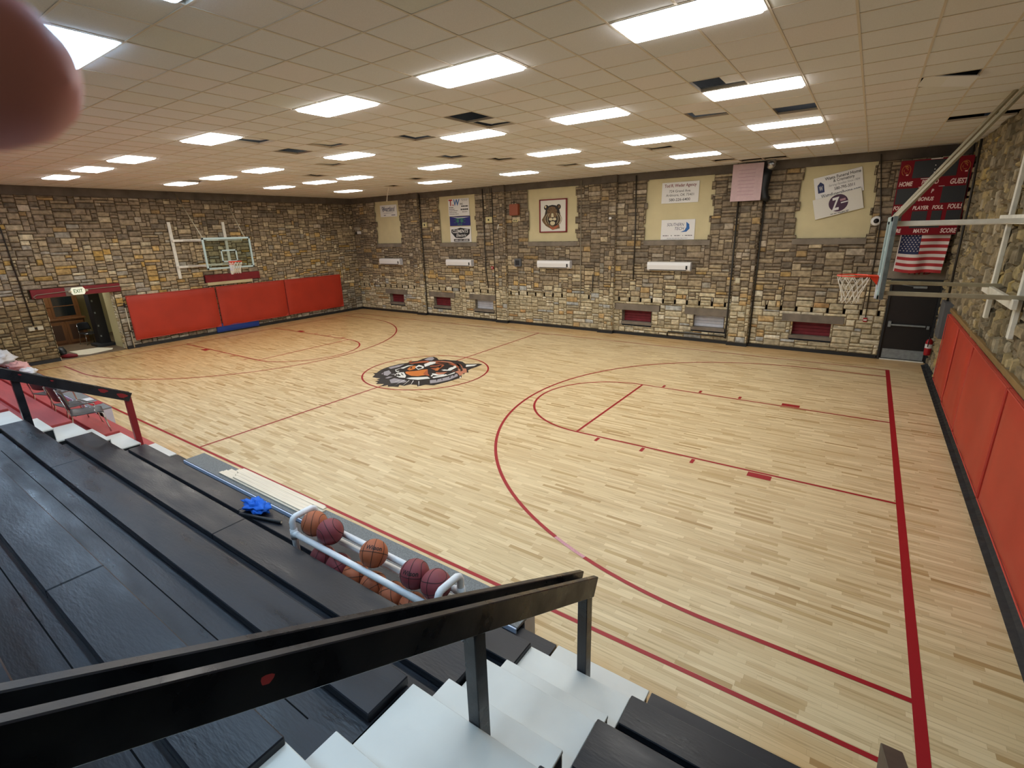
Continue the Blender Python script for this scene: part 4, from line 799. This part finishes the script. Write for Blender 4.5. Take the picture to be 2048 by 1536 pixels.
o = thing('speaker_tower', 'tall black equipment tower standing in the lobby beside the cream wall', 'speaker', (-25.2, -3.55, 0)); mb('black').cbox((0, 0, 1.1), (.5, .34, 2.1)).obj('cabinet', o); mb('charcoal').cbox((.1, -.05, .06), (.8, .6, .1)).obj('base', o)
sp_ = mb('steel_grey')
for z in (.4, .8, 1.3, 1.75): sp_.cbox((.25, -.1, z), (.02, .05, .07))
sp_.obj('knobs', o)
o = thing('lobby_fill_light', 'added unseen light panel brightening the lobby behind the far doorway', 'ceiling light', (-25.6, -4.5, 2.88)); mb('ac_white').box(-.3, .3, -.6, .6, 0, .02).obj('frame', o); mb('diffuser').box(-.28, .28, -.57, .57, -.02, -.001).obj('diffuser', o)  # unseen lamp added to brighten the lobby
def stack_chair(label, x, y, z, rz, seat='chair_grey', group=None):
    o = thing('stacking_chair', label, 'chair', (x, y, z), rz, group)      # faces local +y
    s = MB().use(seat); nu, nv = 10, 10; vs = []
    for side in (0, 1):
        for i in range(nu+1):
            for k in range(nv+1):
                u, v = i/nu*2-1, k/nv*2-1; ed = max(abs(u), abs(v)); vs.append((u*.225*(1-.08*v), v*.21, .445-.018*(1-u*u)*(1-v*v*.4)+.02*max(0, -v)**3-.03*max(0, v)**4-side*.012))
    n = (nu+1)*(nv+1)
    for sd in (0, 1): s.add([], [])
    F = [(i*(nv+1)+k, (i+1)*(nv+1)+k, (i+1)*(nv+1)+k+1, i*(nv+1)+k+1) for i in range(nu) for k in range(nv)]
    s.add(vs, F+[tuple(q+n for q in f_) for f_ in F]+[(k, k+1, n+k+1, n+k) for k in range(nv)]+[(nu*(nv+1)+k, nu*(nv+1)+k+1, n+nu*(nv+1)+k+1, n+nu*(nv+1)+k) for k in range(nv)]+[(i*(nv+1), (i+1)*(nv+1), n+(i+1)*(nv+1), n+i*(nv+1)) for i in range(nu)]+[(i*(nv+1)+nv, (i+1)*(nv+1)+nv, n+(i+1)*(nv+1)+nv, n+i*(nv+1)+nv) for i in range(nu)])
    s.obj('seat', o, True)
    b = MB().use(seat); vs = []
    for side in (0, 1):
        for i in range(nu+1):
            for k in range(7):
                u, v = i/nu*2-1, k/6; x_ = u*(.22-.03*v*v); vs.append((x_, -.235-.06*v+.05*u*u-side*.012, .55+.30*v-.03*abs(u)**3*v))
    n = (nu+1)*7; F = [(i*7+k, (i+1)*7+k, (i+1)*7+k+1, i*7+k+1) for i in range(nu) for k in range(6)]
    b.add(vs, F+[tuple(q+n for q in f_) for f_ in F]+[(i*7, (i+1)*7, n+(i+1)*7, n+i*7) for i in range(nu)]+[(i*7+6, (i+1)*7+6, n+(i+1)*7+6, n+i*7+6) for i in range(nu)]+[(k, k+1, n+k+1, n+k) for k in range(6)]+[(nu*7+k, nu*7+k+1, n+nu*7+k+1, n+nu*7+k) for k in range(6)])
    b.obj('backrest', o, True)
    for sx in (-1, 1):
        mb('chrome').tube([(sx*.24, .24, .0), (sx*.2, .19, .40), (sx*.19, .12, .43), (sx*.19, 0, .43)], .011, 8).obj('leg', o, True)
        mb('chrome').tube([(sx*.24, -.27, .0), (sx*.21, -.2, .42), (sx*.2, -.235, .56), (sx*.19, -.285, .80)], .011, 8).obj('leg', o, True)
        mb('black').lathe([(0, 0), (.015, 0), (.015, .03)], 8, Matrix.Translation((sx*.24, .24, 0))).lathe([(0, 0), (.015, 0), (.015, .03)], 8, Matrix.Translation((sx*.24, -.27, 0))).obj('feet', o)
    mb('chrome').tube([(-.195, .1, .427), (.195, .1, .427)], .009, 8).tube([(-.2, -.15, .427), (.2, -.15, .427)], .009, 8).obj('seat_frame', o, True)
    return o
stack_chair('dark chair with bright metal legs standing in the lobby by the black tower', -26.0, -3.75, 0, R(-80), 'black')
tag(mb('paper').add([(-24.85, -4.75, .012), (-24.7, -3.9, .02), (-24.1, -3.62, .012), (-23.75, -3.75, .015), (-23.55, -4.5, .012), (-23.75, -4.85, .02), (-24.1, -4.7, .012)], [tuple(range(7))]).obj('floor_paper'), 'crumpled cream paper sheet lying on the floor in the lobby doorway', 'paper')
o = thing('bag', 'black bag lying in the left of the lobby doorway', 'bag', (-24.3, -5.1, 0)); mb('black').tube([(-.3, 0, .1), (-.1, .02, .16), (.15, .0, .13), (.3, .02, .08)], [.08, .15, .14, .06], 12).obj('body', o, True); mb('charcoal').tube([(-.15, 0, .2), (0, .1, .3), (.15, 0, .2)], .015, 6).obj('strap', o, True)
tag(mb('cloth_pink').use('maroon').tube([(-23.75, -5.25, .05), (-23.6, -5.05, .07), (-23.5, -4.85, .05)], [.05, .09, .04], 10).obj('red_cloth', None, True), 'crumpled red cloth on the threshold of the lobby doorway', 'cloth')
# ------------------------------------------------------------------ hoops
def net(parent, cx, cz, r0=.225, sx=1):
    b = mb('net'); levels = [(0, r0-.005), (.09, .2), (.18, .165), (.27, .135), (.36, .125), (.42, .14)]; n = 12
    for k in range(n):
        for dirn in (1, -1):
            pts = [(cx+r*math.cos(2*PI*(k+dirn*.5*i)/n), r*math.sin(2*PI*(k+dirn*.5*i)/n), cz-.03-z) for i, (z, r) in enumerate(levels)]
            b.tube(pts, .0045, 5)
    b.obj('net', parent, True)
def backboard(o, sg):
    """face looks toward local -x*sg ... board centred on y=0, z 2.78..3.93, board plane x=0"""
    f = mb('board_frame'); y0, y1, z0, z1 = -.915, .915, 2.77, 3.94
    for a, b_, c, d in ((y0, y1, z0, z0+.07), (y0, y1, z1-.07, z1), (y0, y0+.07, z0, z1), (y1-.07, y1, z0, z1)): f.cbox((0, (a+b_)/2, (c+d)/2), (.05, b_-a, d-c))
    fo = f.obj('backboard_frame', o); mb('glass').box(-.006, .006, y0+.06, y1-.06, z0+.06, z1-.06).obj('glass_pane', o)
    q = mb('board_frame'); s = sg*.0095
    for a, b_, c, d in ((-.305, .305, 3.02, 3.07), (-.305, .305, 3.43, 3.48), (-.305, -.255, 3.02, 3.48), (.255, .305, 3.02, 3.48)): q.box(min(s, s*.7), max(s, s*.7), a, b_, c, d)
    q.obj('target_square', o)
    c = mb('black')
    for yy in (y0+.09, y1-.09):
        for zz_ in (z0+.09, z1-.09): c.cbox((sg*.008, yy, zz_), (.02, .05, .05))
    c.obj('corner_clips', o)
    cx = sg*.36; rm = mb('rim'); rm.tube([(cx+.229*math.cos(2*PI*k/36), .229*math.sin(2*PI*k/36), 3.035) for k in range(36)], .0095, 8, closed=True)
    rm.prism([(sg*.03, -.11, 3.045), (sg*.16, -.13, 3.045), (sg*.16, .13, 3.045), (sg*.03, .11, 3.045)], (0, 0, -.012)); rm.prism([(sg*.02, -.09, 3.04), (sg*.03, -.09, 2.90), (sg*.15, -.09, 3.03)], (0, .18, 0))
    rm.tube([(sg*.14, -.12, 3.03), (cx-.02*sg, -.22, 3.03)], .008, 6).tube([(sg*.14, .12, 3.03), (cx-.02*sg, .22, 3.03)], .008, 6); rm.obj('rim', o)
    mb('white_slat').cbox((-sg*.0, 0, 2.86), (.07, .16, .36)).obj('mount_plate', o)
    n_ = MB(); net(o, cx, 3.035)
o = thing('basketball_goal', 'far basketball goal with glass backboard braced from the left wall', 'basketball goal', (-21.3, .0, 0)); backboard(o, 1)
b = mb('steel_white')
for yy in (-1.12, .92):
    b = mb('steel_white').cbox((-1.93, yy, 3.48), (.06, .11, 2.15)).obj('wall_upright', o)
for zz_ in (2.86, 3.86): mb('steel_white').cbox((-1.86, -.1, zz_), (.05, 2.1, .09)).obj('cross_rail', o)
for yy in (-.75, .6):
    for zz_ in (2.9, 3.84): mb('steel_white').cbox((-.95, yy, zz_), (1.85, .05, .06)).obj('brace', o)
for yy, y2 in ((-.85, -.66), (.72, 1.15)): mb('steel_tan').tube([(0, yy, 3.92), (-1.95, y2, 5.6)], .018, 8).obj('hanger_rod', o, True)
XG = -.66
o = thing('basketball_goal', 'near basketball goal seen from the side, braced from the right wall', 'basketball goal', (XG, 0, 0)); backboard(o, -1)
w0 = XR-XG
for yy, za, zb in ((1.12, 2.3, 4.9), (-.74, 2.3, 4.9)): mb('steel_white').cbox((w0-.1, yy, (za+zb)/2), (.06, .12, zb-za)).obj('wall_upright', o)
for zz_ in (2.78, 3.86): mb('steel_white').cbox((w0-.17, .2, zz_), (.06, 2.3, .13)).obj('cross_rail', o)
for yy in (-.82, .82): mb('steel_tan').cbox((.82, yy, 2.86), (1.6, .06, .06)).obj('brace', o)
mb('steel_white').cbox((.82, -.72, 3.845), (1.6, .07, .065)).obj('brace', o); mb('steel_white').cbox((.82, .82, 3.82), (1.6, .05, .06)).obj('brace', o)
for a, e_ in (((.02, -.80, 3.9), (1.3, -.80, 5.72)), ((.02, .80, 3.9), (1.22, .93, 5.68))): mb('steel_tan').tube([a, e_], .03, 4).obj('diagonal_brace', o)
for yy in (-.925, .925): mb('galv').cbox((.03, yy, 3.36), (.06, .02, 1.18)).obj('edge_channel', o)
# ------------------------------------------------------------------ bleachers
# tier k: platform height and front y; the seat plank lies on the front of each platform
PZ = [.40, .74, 1.11, 1.49, 1.87, 2.24, 2.62, 3.0]
PY = [-7.05, -7.50, -8.065, -8.70, -9.42, -10.0, -10.62, -11.25, -12.9]
SEAT = [None, (-7.487, -7.732), (-8.05, -8.377), (-8.686, -8.968), (-9.404, -9.69), (-9.99, -10.27), (-10.6, -10.88), (-11.23, -11.5)]
def bleacher(label, xs, m, x_plat, red=False):
    o = thing('bleacher', label, 'bleacher', ((x_plat[0]+x_plat[1])/2, -7.05, 0)); ox = (x_plat[0]+x_plat[1])/2
    for k in range(8):
        if k == 7 and x_plat[1] > -1.9: continue
        b = mb(m if k != 0 or not red else 'red_wood'); a, c = x_plat
        if k == 7: c = min(c, -5)
        b.box(a-ox, c-ox, PY[k+1]+7.05-.02, PY[k]+7.05, 0 if k < 6 else 2.0, PZ[k])
        pl = b.obj('platform', o)
        # joint between the two walking planks
        yj = {2: -8.6, 3: -9.128, 4: -9.776, 5: -10.33}.get(k)
        if yj: mb('void').box(a-ox+.8, c-ox-.3, yj+7.05-.0035, yj+7.05+.0035, PZ[k]-.002, PZ[k]+.0012).obj('plank_joint', pl)
        if SEAT[k]:
            x0, x1 = xs(k); y1, y0 = SEAT[k]; x1 = min(x1, c) if k == 7 else x1
            segs = [(x0, x1)]
            if x1-x0 > 5: q = {1: -6.6, 2: -5.7, 3: -7.9, 4: -4.6, 5: -6.1, 6: -5, 7: -7}[k] if not red else -16.5+k*.4; segs = [(x0, q-.004), (q+.004, x1)]
            for s0, s1 in segs:
                if s1 <= s0: continue
                mb(m).cbox(((s0+s1)/2-ox, (y0+y1)/2+7.05, PZ[k]+.03), (s1-s0, y1-y0, .058), ch=.006).obj('seat_board', o)
    return o
rx = [0, -2.61, -2.63, -2.64, -2.57, -2.6, -2.6, -2.6]; lx = [0, -9.92, -10.1, -10.24, -10.4, -10.5, -10.5, -10.5]
bleacher('black painted wooden bleacher rows in the middle, between the two white stairways', lambda k: (lx[k], rx[k]), 'black_wood', (-10.05, -2.63))
bleacher('black bleacher rows at the right end beyond the nearer white stairway', lambda k: (-1.78, XR-.09), 'black_wood', (-1.77, XR-.09))
bleacher('red painted bleacher rows left of the farther white stairway', lambda k: (XL+.1, -11.0 if k < 3 else -11.15), 'red_wood', (XL+.09, -10.95), True)
def stairs(label, x0, x1, skew=0):
    o = thing('stairway', label, 'stairs', ((x0+x1)/2, -7.05, 0)); ox = (x0+x1)/2
    S = [(.41, -7.05, -7.5, .40, 0)]                     # z, front y, back y, support bottom
    for k in range(1, 6):
        S.append((PZ[k]+.02, SEAT[k][0]+.004, PY[k+1], 0, 0)); S.append((PZ[k]+.205, {1: -7.83, 2: -8.42, 3: -9.17, 4: -9.76, 5: -10.36}[k], PY[k+1], PZ[k], 1))
    b = mb('black_wood_dull')
    for z, ya, yb, zb, half in S:
        dx = skew*(-ya-7)
        if half: b.box(x0-ox+.03+dx, x1-ox-.02+dx, yb+7.05, ya+7.03, zb, z-.02)
        else: b.box(x0-ox+dx+.012, x1-ox+dx-.012, yb+7.05-.1, ya+7.035, 0, z-.02)
    b.obj('stringers', o)
    for z, ya, yb, zb, half in S:
        dx = skew*(-ya-7)
        mb('step_white').cbox(((x0+x1)/2-ox+dx+(.0 if not half else -.0), (ya+yb)/2+7.05, z-.011), (x1-x0-(.03 if half else 0), ya-yb, .022), ch=.004).obj('tread', o)
        mb('step_white').box(x0-ox+dx+.02, x1-ox+dx-.02, ya+7.05-.012, ya+7.05-.004, zb if half else z-.2, z-.02).obj('riser', o)
    return o
stairs('white painted wooden stairway nearest the camera, between the black bleacher sections', -2.61, -1.79)
st_ = [o_ for o_ in COL.objects if o_.name == 'stairway'][0]; MK = (-1.905-st_.location.x, -8.33+7.05, PZ[2]+.0225)
mb('sign_red').tube([(MK[0]+.022*math.cos(k*PI/10), MK[1]+.022*math.sin(k*PI/10), MK[2]) for k in range(20)], .002, 4, closed=True).tube([(MK[0]+.004, MK[1]-.014, MK[2]), (MK[0]+.004, MK[1]+.014, MK[2]), (MK[0]-.012, MK[1]-.004, MK[2]), (MK[0]+.012, MK[1]-.004, MK[2])], .002, 4).obj('red_mark', st_)
stairs('farther white painted stairway, between black and red bleacher rows', -10.93, -10.08, -.13)
def handrail(label, x, cat_, posts, y_end, z_end, y_top, m='rail_black', double=True, bw=.038):
    o = thing('handrail', label, 'handrail', (x, y_end, 0)); sl = .5466; dirn = Vector((0, -1, sl)).normalized(); nrm = Vector((0, sl, 1)).normalized()
    Lr = (y_end-y_top)*math.sqrt(1+sl*sl); MM = Matrix((Vector((1, 0, 0)), dirn, nrm)).transposed().to_4x4()
    for s in ((1, -1) if double else (1,)):
        M1 = MM.copy(); M1.translation = Vector((s*.056*double, 0, z_end))
        bo = mb(m).cbox((0, Lr/2, -.07), (bw, Lr, .14), M1, ch=.004).obj('rail_board', o)
        if s == 1:
            if cat_ == 1: mb('chip_red').add([M1 @ Vector((.0195, 2.5+.02*math.cos(a)*(1+.2*math.sin(3*a)), -.062+.018*math.sin(a)*(1+.2*math.cos(2*a)))) for a in [k*PI/6 for k in range(12)]], [tuple(range(12))]).obj('paint_chip', bo)
            if cat_ == 2:
                for q, rr_, zc in ((.12, .07, -.07), (.38, .06, -.05), (1.0, .02, -.04), (1.35, .02, -.04), (1.7, .02, -.04)): mb('red_dark').add([M1 @ Vector((.0195, q+rr_*math.cos(a)*(1+.3*math.sin(3*a)), zc+rr_*.5*math.sin(a))) for a in [k*PI/6 for k in range(12)]], [tuple(range(12))]).obj('paint_chip', bo)
    for (y, z0, mm) in posts:
        zt = z_end+(y_end-y)*sl-.085; mb(mm).cbox((0, y-y_end, (z0+zt)/2), (.074, .085, zt-z0), ch=.004).obj('post', o)
    return o
handrail('near black handrail of paired boards crossing the foreground', -2.175, 1, [(-7.437, .42, 'rail_black'), (-8.64, 1.13, 'rail_black')], -7.385, 1.565, -11.4)
handrail('far black handrail with a red end post between black and red rows', -10.37, 2, [(-7.437, .42, 'red_dark'), (-8.64, 1.13, 'rail_black')], -7.38, 1.557, -10.2)
handrail('brownish handrail end rising at the lower right corner of the view', -.375, 0, [(-7.47, .42, 'rail_brown')], -7.28, 1.12, -8.6, 'rail_brown', False, .1)
# ------------------------------------------------------------------ bench boxes along the front
def bench(label, x0, x1, y0=-7.14, y1=-6.815):
    o = thing('carpeted_bench', label, 'bench', ((x0+x1)/2, (y0+y1)/2, 0)); L = x1-x0; Wd = y1-y0
    mb('carpet').cbox((0, .01, .435), (L, Wd-.02, .03), ch=.004).obj('carpet_top', o); mb('blue_white').cbox((0, -Wd/2+.004, .412), (L, .016, .075), ch=.003).obj('edge_trim', o)
    mb('steel_grey').use('white_slat').box(-L/2, -L/2+.03, -.02, Wd/2-.01, 0, .42).box(L/2-.03, L/2, -.02, Wd/2-.01, 0, .42).obj('end_panel', o); mb('white_slat').box(-L/2+.03, L/2-.03, Wd/2-.04, Wd/2-.02, 0, .42).obj('front_panel', o)
bench('long carpet-topped bench with pale blue edge in front of the black rows', -9.6, -3.0)
bench('grey-topped bench in front of the red rows beside the two chairs', -22.9, -13.97, -7.04, -6.745)
# maple planks on the bench
rp = random.Random(3)
PL = []
for k in range(5):
    y = -7.035+k*.0575; x0 = -8.62+rp.uniform(0, .15)+(.2 if k > 2 else 0); x1 = -6.25+rp.uniform(-.1, .05)
    PL.append((x0, x1, y, .4515)); 
for k in range(4): PL.append((-8.5+rp.uniform(0, .3), -6.3+rp.uniform(-.2, .1), -7.012+k*.0578, .4715))
side = ['nearest the seats', 'second from the seats', 'in the middle', 'second from the court side', 'on the court side']
for k, (x0, x1, y, z) in enumerate(PL):
    o = mb('plank_pale').cbox((0, 0, .0095), (x1-x0, .0565, .019), ch=.0015).obj('floor_plank', None, loc=((x0+x1)/2, y, z)); o.rotation_euler.z = rp.uniform(-.003, .003)
    tag(o, 'pale maple floor strip %s of the %s layer stacked on the carpeted bench' % (side[min(k if k < 5 else k-5, 4)], 'bottom' if k < 5 else 'top'), 'plank', 'spare floor strips on the bench')
# crumpled blue cloth
b = MB().use('blue_cloth'); rc = random.Random(2); vs = []; n1, n2 = 26, 16
for i in range(n1):
    for k in range(n2+1):
        a = 2*PI*i/n1; p = PI*k/n2; rr_ = 1+.22*math.sin(5*a+3*p)+.18*math.sin(9*p+2*a)+.12*math.cos(11*a-4*p)+rc.uniform(-.08, .08)
        vs.append((.16*rr_*math.sin(p)*math.cos(a)*(1.15+.2*math.cos(2*a)), .105*rr_*math.sin(p)*math.sin(a), max(0, .055+.055*rr_*math.cos(p))))
b.add(vs, [(i*(n2+1)+k, ((i+1) % n1)*(n2+1)+k, ((i+1) % n1)*(n2+1)+k+1, i*(n2+1)+k+1) for i in range(n1) for k in range(n2)])
tag(b.obj('blue_cloth', None, True, loc=(-6.42, -7.60, .80)), 'crumpled bright blue cloth on the front black seat', 'cloth')
o = thing('metal_tube', 'short dark hollow tube lying on the black seat beside the blue cloth', 'tube', (-6.15, -7.68, .815)); mb('charcoal').tube([(-.32, -.09, 0), (.27, .07, .0)], .02, 12).obj('tube', o, True); mb('paper').lathe([(0, 0), (.014, 0)], 10, Matrix.Translation((.272, .0705, 0)) @ Matrix.Rotation(PI/2, 4, 'Y')).obj('open_end', o)
o.location.z = .80+.021
# ------------------------------------------------------------------ ball rack
rk = thing('ball_rack', 'white plastic pipe ball rack standing on the front bleacher row', 'ball rack', (-4.04, -7.835, .742))
yn, yf = -.125, .125; xl_, xr_ = -.93, .93
def rail(y, z, nm='rail'): mb('pvc').tube([(xl_, y, z), (xr_, y, z)], .028, 14).obj(nm, rk, True)
for z in (.10, .465): rail(yn, z); rail(yf, z)
rail(yf, .36)
for s, nm in ((xl_, 'left'), (xr_, 'right')):
    pts = [(s, yn, 0), (s, yn, .59), (s, yn+.012, .615), (s, yn+.035, .63), (s, yf-.035, .63), (s, yf-.012, .615), (s, yf, .59), (s, yf, 0)]
    fr_ = mb('pvc').tube(pts, .029, 14).obj('end_frame', rk, True)
    ft = mb('pvc')
    for y in (yn, yf):
        for z in (.10, .465): ft.tube([(s, y, z-.05), (s, y, z+.05)], .034, 14); ft.tube([(s, y, z), (s-math.copysign(.06, s), y, z)], .033, 14)
    ft.obj('fitting', fr_, True); mk = mb('pvc_mark')
    for z in (.11, .2, .42, .51, .58): mk.lathe([(0, .0), (.005, .0)], 8, Matrix.Translation((s, yn-.0345, z)) @ Matrix.Rotation(PI/2, 4, 'X'))
    mk.obj('screws', fr_); mb('pvc').tube([(s, yn, .02), (s, yf, .02)], .021, 12).obj('foot_rail', rk, True)
def sphere(b, r, nu=40, nv=24):
    vs = []; 
    for k in range(nv+1):
        for i in range(nu): p = PI*k/nv; a = 2*PI*i/nu; vs.append((r*math.sin(p)*math.cos(a), r*math.sin(p)*math.sin(a), r*math.cos(p)))
    b.add(vs, [(k*nu+i, (k+1)*nu+i, (k+1)*nu+(i+1) % nu, k*nu+(i+1) % nu) for k in range(nv) for i in range(nu)])
BR = .119
def basketball(label, m, x, y, z, rot, text=None):
    o = thing('basketball', label, 'basketball', (x, y, z), 0, 'balls on the pipe rack'); o.rotation_euler = rot
    b = MB().use(m); sphere(b, BR); b.obj('skin', o, True)
    s = mb('seam'); r = BR+.0002; N_ = 60
    s.tube([(r*math.cos(2*PI*k/N_), r*math.sin(2*PI*k/N_), 0) for k in range(N_)], .0024, 5, closed=True)
    s.tube([(0, r*math.cos(2*PI*k/N_), r*math.sin(2*PI*k/N_)) for k in range(N_)], .0024, 5, closed=True)
    for sg in (-1, 1):
        pts = []
        for k in range(N_):
            t = 2*PI*k/N_; v = Vector((sg*(.62+.18*math.cos(2*t)), .78*math.cos(t), .78*math.sin(t))).normalized()*r; pts.append(v)
        s.tube(pts, .0024, 5, closed=True)
    s.obj('seams', o, True)
    if text:
        me = text_mesh(text, size=.05, shear=.1, bold=.0012); xs = [v.co.x for v in me.vertices]; cx = (max(xs)+min(xs))/2
        M1 = Matrix.Rotation(R(0), 3, 'Y')
        for v in me.vertices:
            a = (v.co.x-cx)/BR; e = v.co.y/BR+.28; v.co = Vector((math.sin(a)*math.cos(e), -math.cos(a)*math.cos(e), math.sin(e)))*(BR+.0012)
        me.materials.clear(); me.materials.append(MATS['seam']); me.name = 'ball_lettering'; t_ = bpy.data.objects.new('ball_lettering', me); COL.objects.link(t_); t_.parent = o
    return o
zt = .742+.465+.093; zl = .742+.10+.105; yc = -7.835
yaw_c = R(-38)
basketball('orange basketball at the left end of the top rack rails', 'ball_orange', -4.81, yc, zt, (R(30), R(8), R(40)))
basketball('maroon basketball beside the orange one at the left of the top rails', 'ball_maroon', -4.57, yc, zt, (R(48), R(-20), R(64)))
basketball('orange basketball in the middle of the top rack rails with black maker lettering', 'ball_orange', -3.97, yc, zt, (R(-42), R(14), R(38)), 'Wilson')
basketball('maroon basketball with black lettering, second from the right on the top rails', 'ball_maroon', -3.48, yc, zt, (R(-22), R(2), R(22)), 'Wilson')
basketball('maroon basketball at the right end of the top rack rails', 'ball_maroon', -3.25, yc, zt, (R(20), R(80), R(30)))
wl = ['at the left end', 'second from the left', 'third from the left', 'fourth from the left', 'fifth from the left', 'sixth from the left', 'seventh from the left']
for k, mm in enumerate(['ball_maroon', 'ball_maroon', 'ball_orange', 'ball_orange', 'ball_orange', 'ball_orange', 'ball_maroon']):
    basketball('%s basketball on the lower rack rails, %s' % ('maroon' if 'maroon' in mm else 'orange', wl[k]), mm, -4.76+k*.2425, yc, zl, (R(30*k), R(20+50*k), R(60+35*k)))
# ------------------------------------------------------------------ chairs and clutter on the red side
stack_chair('grey plastic chair with metal legs on the red rows, nearer the handrail', -11.36, -7.76, .74, R(-12), group='chairs on the red rows')
stack_chair('second grey plastic chair on the red rows, farther from the handrail', -12.05, -7.74, .74, R(8), group='chairs on the red rows')
stack_chair('third grey chair on the red rows, leaning behind the far handrail', -13.3, -7.72, .74, R(20), group='chairs on the red rows')
tag(mb('paper').use('sign_red').cbox((0, 0, .004), (.3, .2, .008)).obj('booklet', None, loc=(-14.6, -6.86, .45)), 'red and white booklet lying on the grey-topped bench', 'booklet')
tag(mb('cloth_white').cbox((0, 0, .004), (.28, .2, .008)).obj('booklet', None, loc=(-15.1, -6.87, .45)), 'pale booklet lying on the grey-topped bench left of the red one', 'booklet')
def heap(name, label, x, y, z, m, sx, sy, sz, seed):
    b = MB().use(m); rc = random.Random(seed); vs = []; n1, n2 = 20, 12
    for i in range(n1):
        for k in range(n2+1):
            a = 2*PI*i/n1; p = PI*k/n2; q = 1+.2*math.sin(4*a+3*p+seed)+.15*math.sin(8*p+a)+rc.uniform(-.07, .07); vs.append((sx*q*math.sin(p)*math.cos(a), sy*q*math.sin(p)*math.sin(a), max(0, sz*(1+q*math.cos(p)))))
    b.add(vs, [(i*(n2+1)+k, ((i+1) % n1)*(n2+1)+k, ((i+1) % n1)*(n2+1)+k+1, i*(n2+1)+k+1) for i in range(n1) for k in range(n2)])
    return tag(b.obj(name, None, True, loc=(x, y, z)), label, 'cloth', 'uniforms heaped on the far end of the rows')
heap('uniform_pile', 'pink and white crumpled cloth heaped on the far end of the grey-topped bench', -20.3, -6.95, .452, 'cloth_pink', .45, .22, .12, 1)
heap('uniform_pile', 'large white folded cloth heap at the far left edge by the stone wall', -21.6, -7.15, .452, 'cloth_white', .6, .35, .22, 4)
heap('uniform_pile', 'blue cloth heap behind the large white one at the far left edge', -22.5, -7.35, .46, 'cloth_blue', .4, .3, .3, 6)
heap('uniform_pile', 'small white cloth bundle at the end of the heap nearest the chairs', -19.5, -6.93, .452, 'cloth_white', .32, .18, .08, 9)
# ------------------------------------------------------------------ the photographer's finger over the corner of the lens
def P3(px, py, d): return EYE + (fw+rt*((px-1024)/991.024)+up*(-(py-768)/991.024))*d
fo = thing('finger', 'blurred fingertip of the photographer across the top left corner', 'person', tuple(P3(-40, 130, .050)))
tip = P3(-28, 135, .050); back = (rt*-1+up*.10+fw*-.12).normalized(); base0 = Vector(fo.location)
b = MB().use('skin'); prof = [(-.0078, .0), (-.0074, .0022), (-.0062, .0046), (-.0038, .0066), (0, .0079), (.006, .0084), (.014, .0083), (.022, .0086), (.028, .0092), (.036, .0088), (.05, .0092), (.062, .0098), (.075, .0096)]
side_ = back.cross(fw).normalized(); oth = back.cross(side_).normalized(); vs = []
for s_, r_ in prof:
    c = tip+back*s_-base0
    for k in range(28): a = 2*PI*k/28; vs.append(c+side_*math.cos(a)*r_*1.0+oth*math.sin(a)*r_*.9)
n = 28; b.add(vs, [(i*n+k, i*n+(k+1) % n, (i+1)*n+(k+1) % n, (i+1)*n+k) for i in range(len(prof)-1) for k in range(n)]+[tuple((len(prof)-1)*n+k for k in range(n))]); b.obj('finger_skin', fo, True)
nb = MB().use('nail'); vs = []
for i in range(7):
    for k in range(9):
        a = R(-48+12*k); s_ = .0015+i*.0018; r_ = [.0080, .0081, .0082, .0083, .00835, .0084, .0084][i]*1.015; vs.append(tip+back*s_-base0+(oth if oth.dot(fw) > 0 else -oth)*math.cos(a)*r_*.92+side_*math.sin(a)*r_)
nb.add(vs, [(i*9+k, i*9+k+1, (i+1)*9+k+1, (i+1)*9+k) for i in range(6) for k in range(8)]); nb.obj('fingernail', fo, True)

o = thing('hanging_strip', 'thin pale strip dangling from the ceiling over the leftmost cream panel', 'strip', (-17.0, 4.6, ZC)); mb('grid').tube([(0, 0, .02), (-.25, .1, -.28), (-.42, .2, -.5)], .014, 6).obj('strip', o)
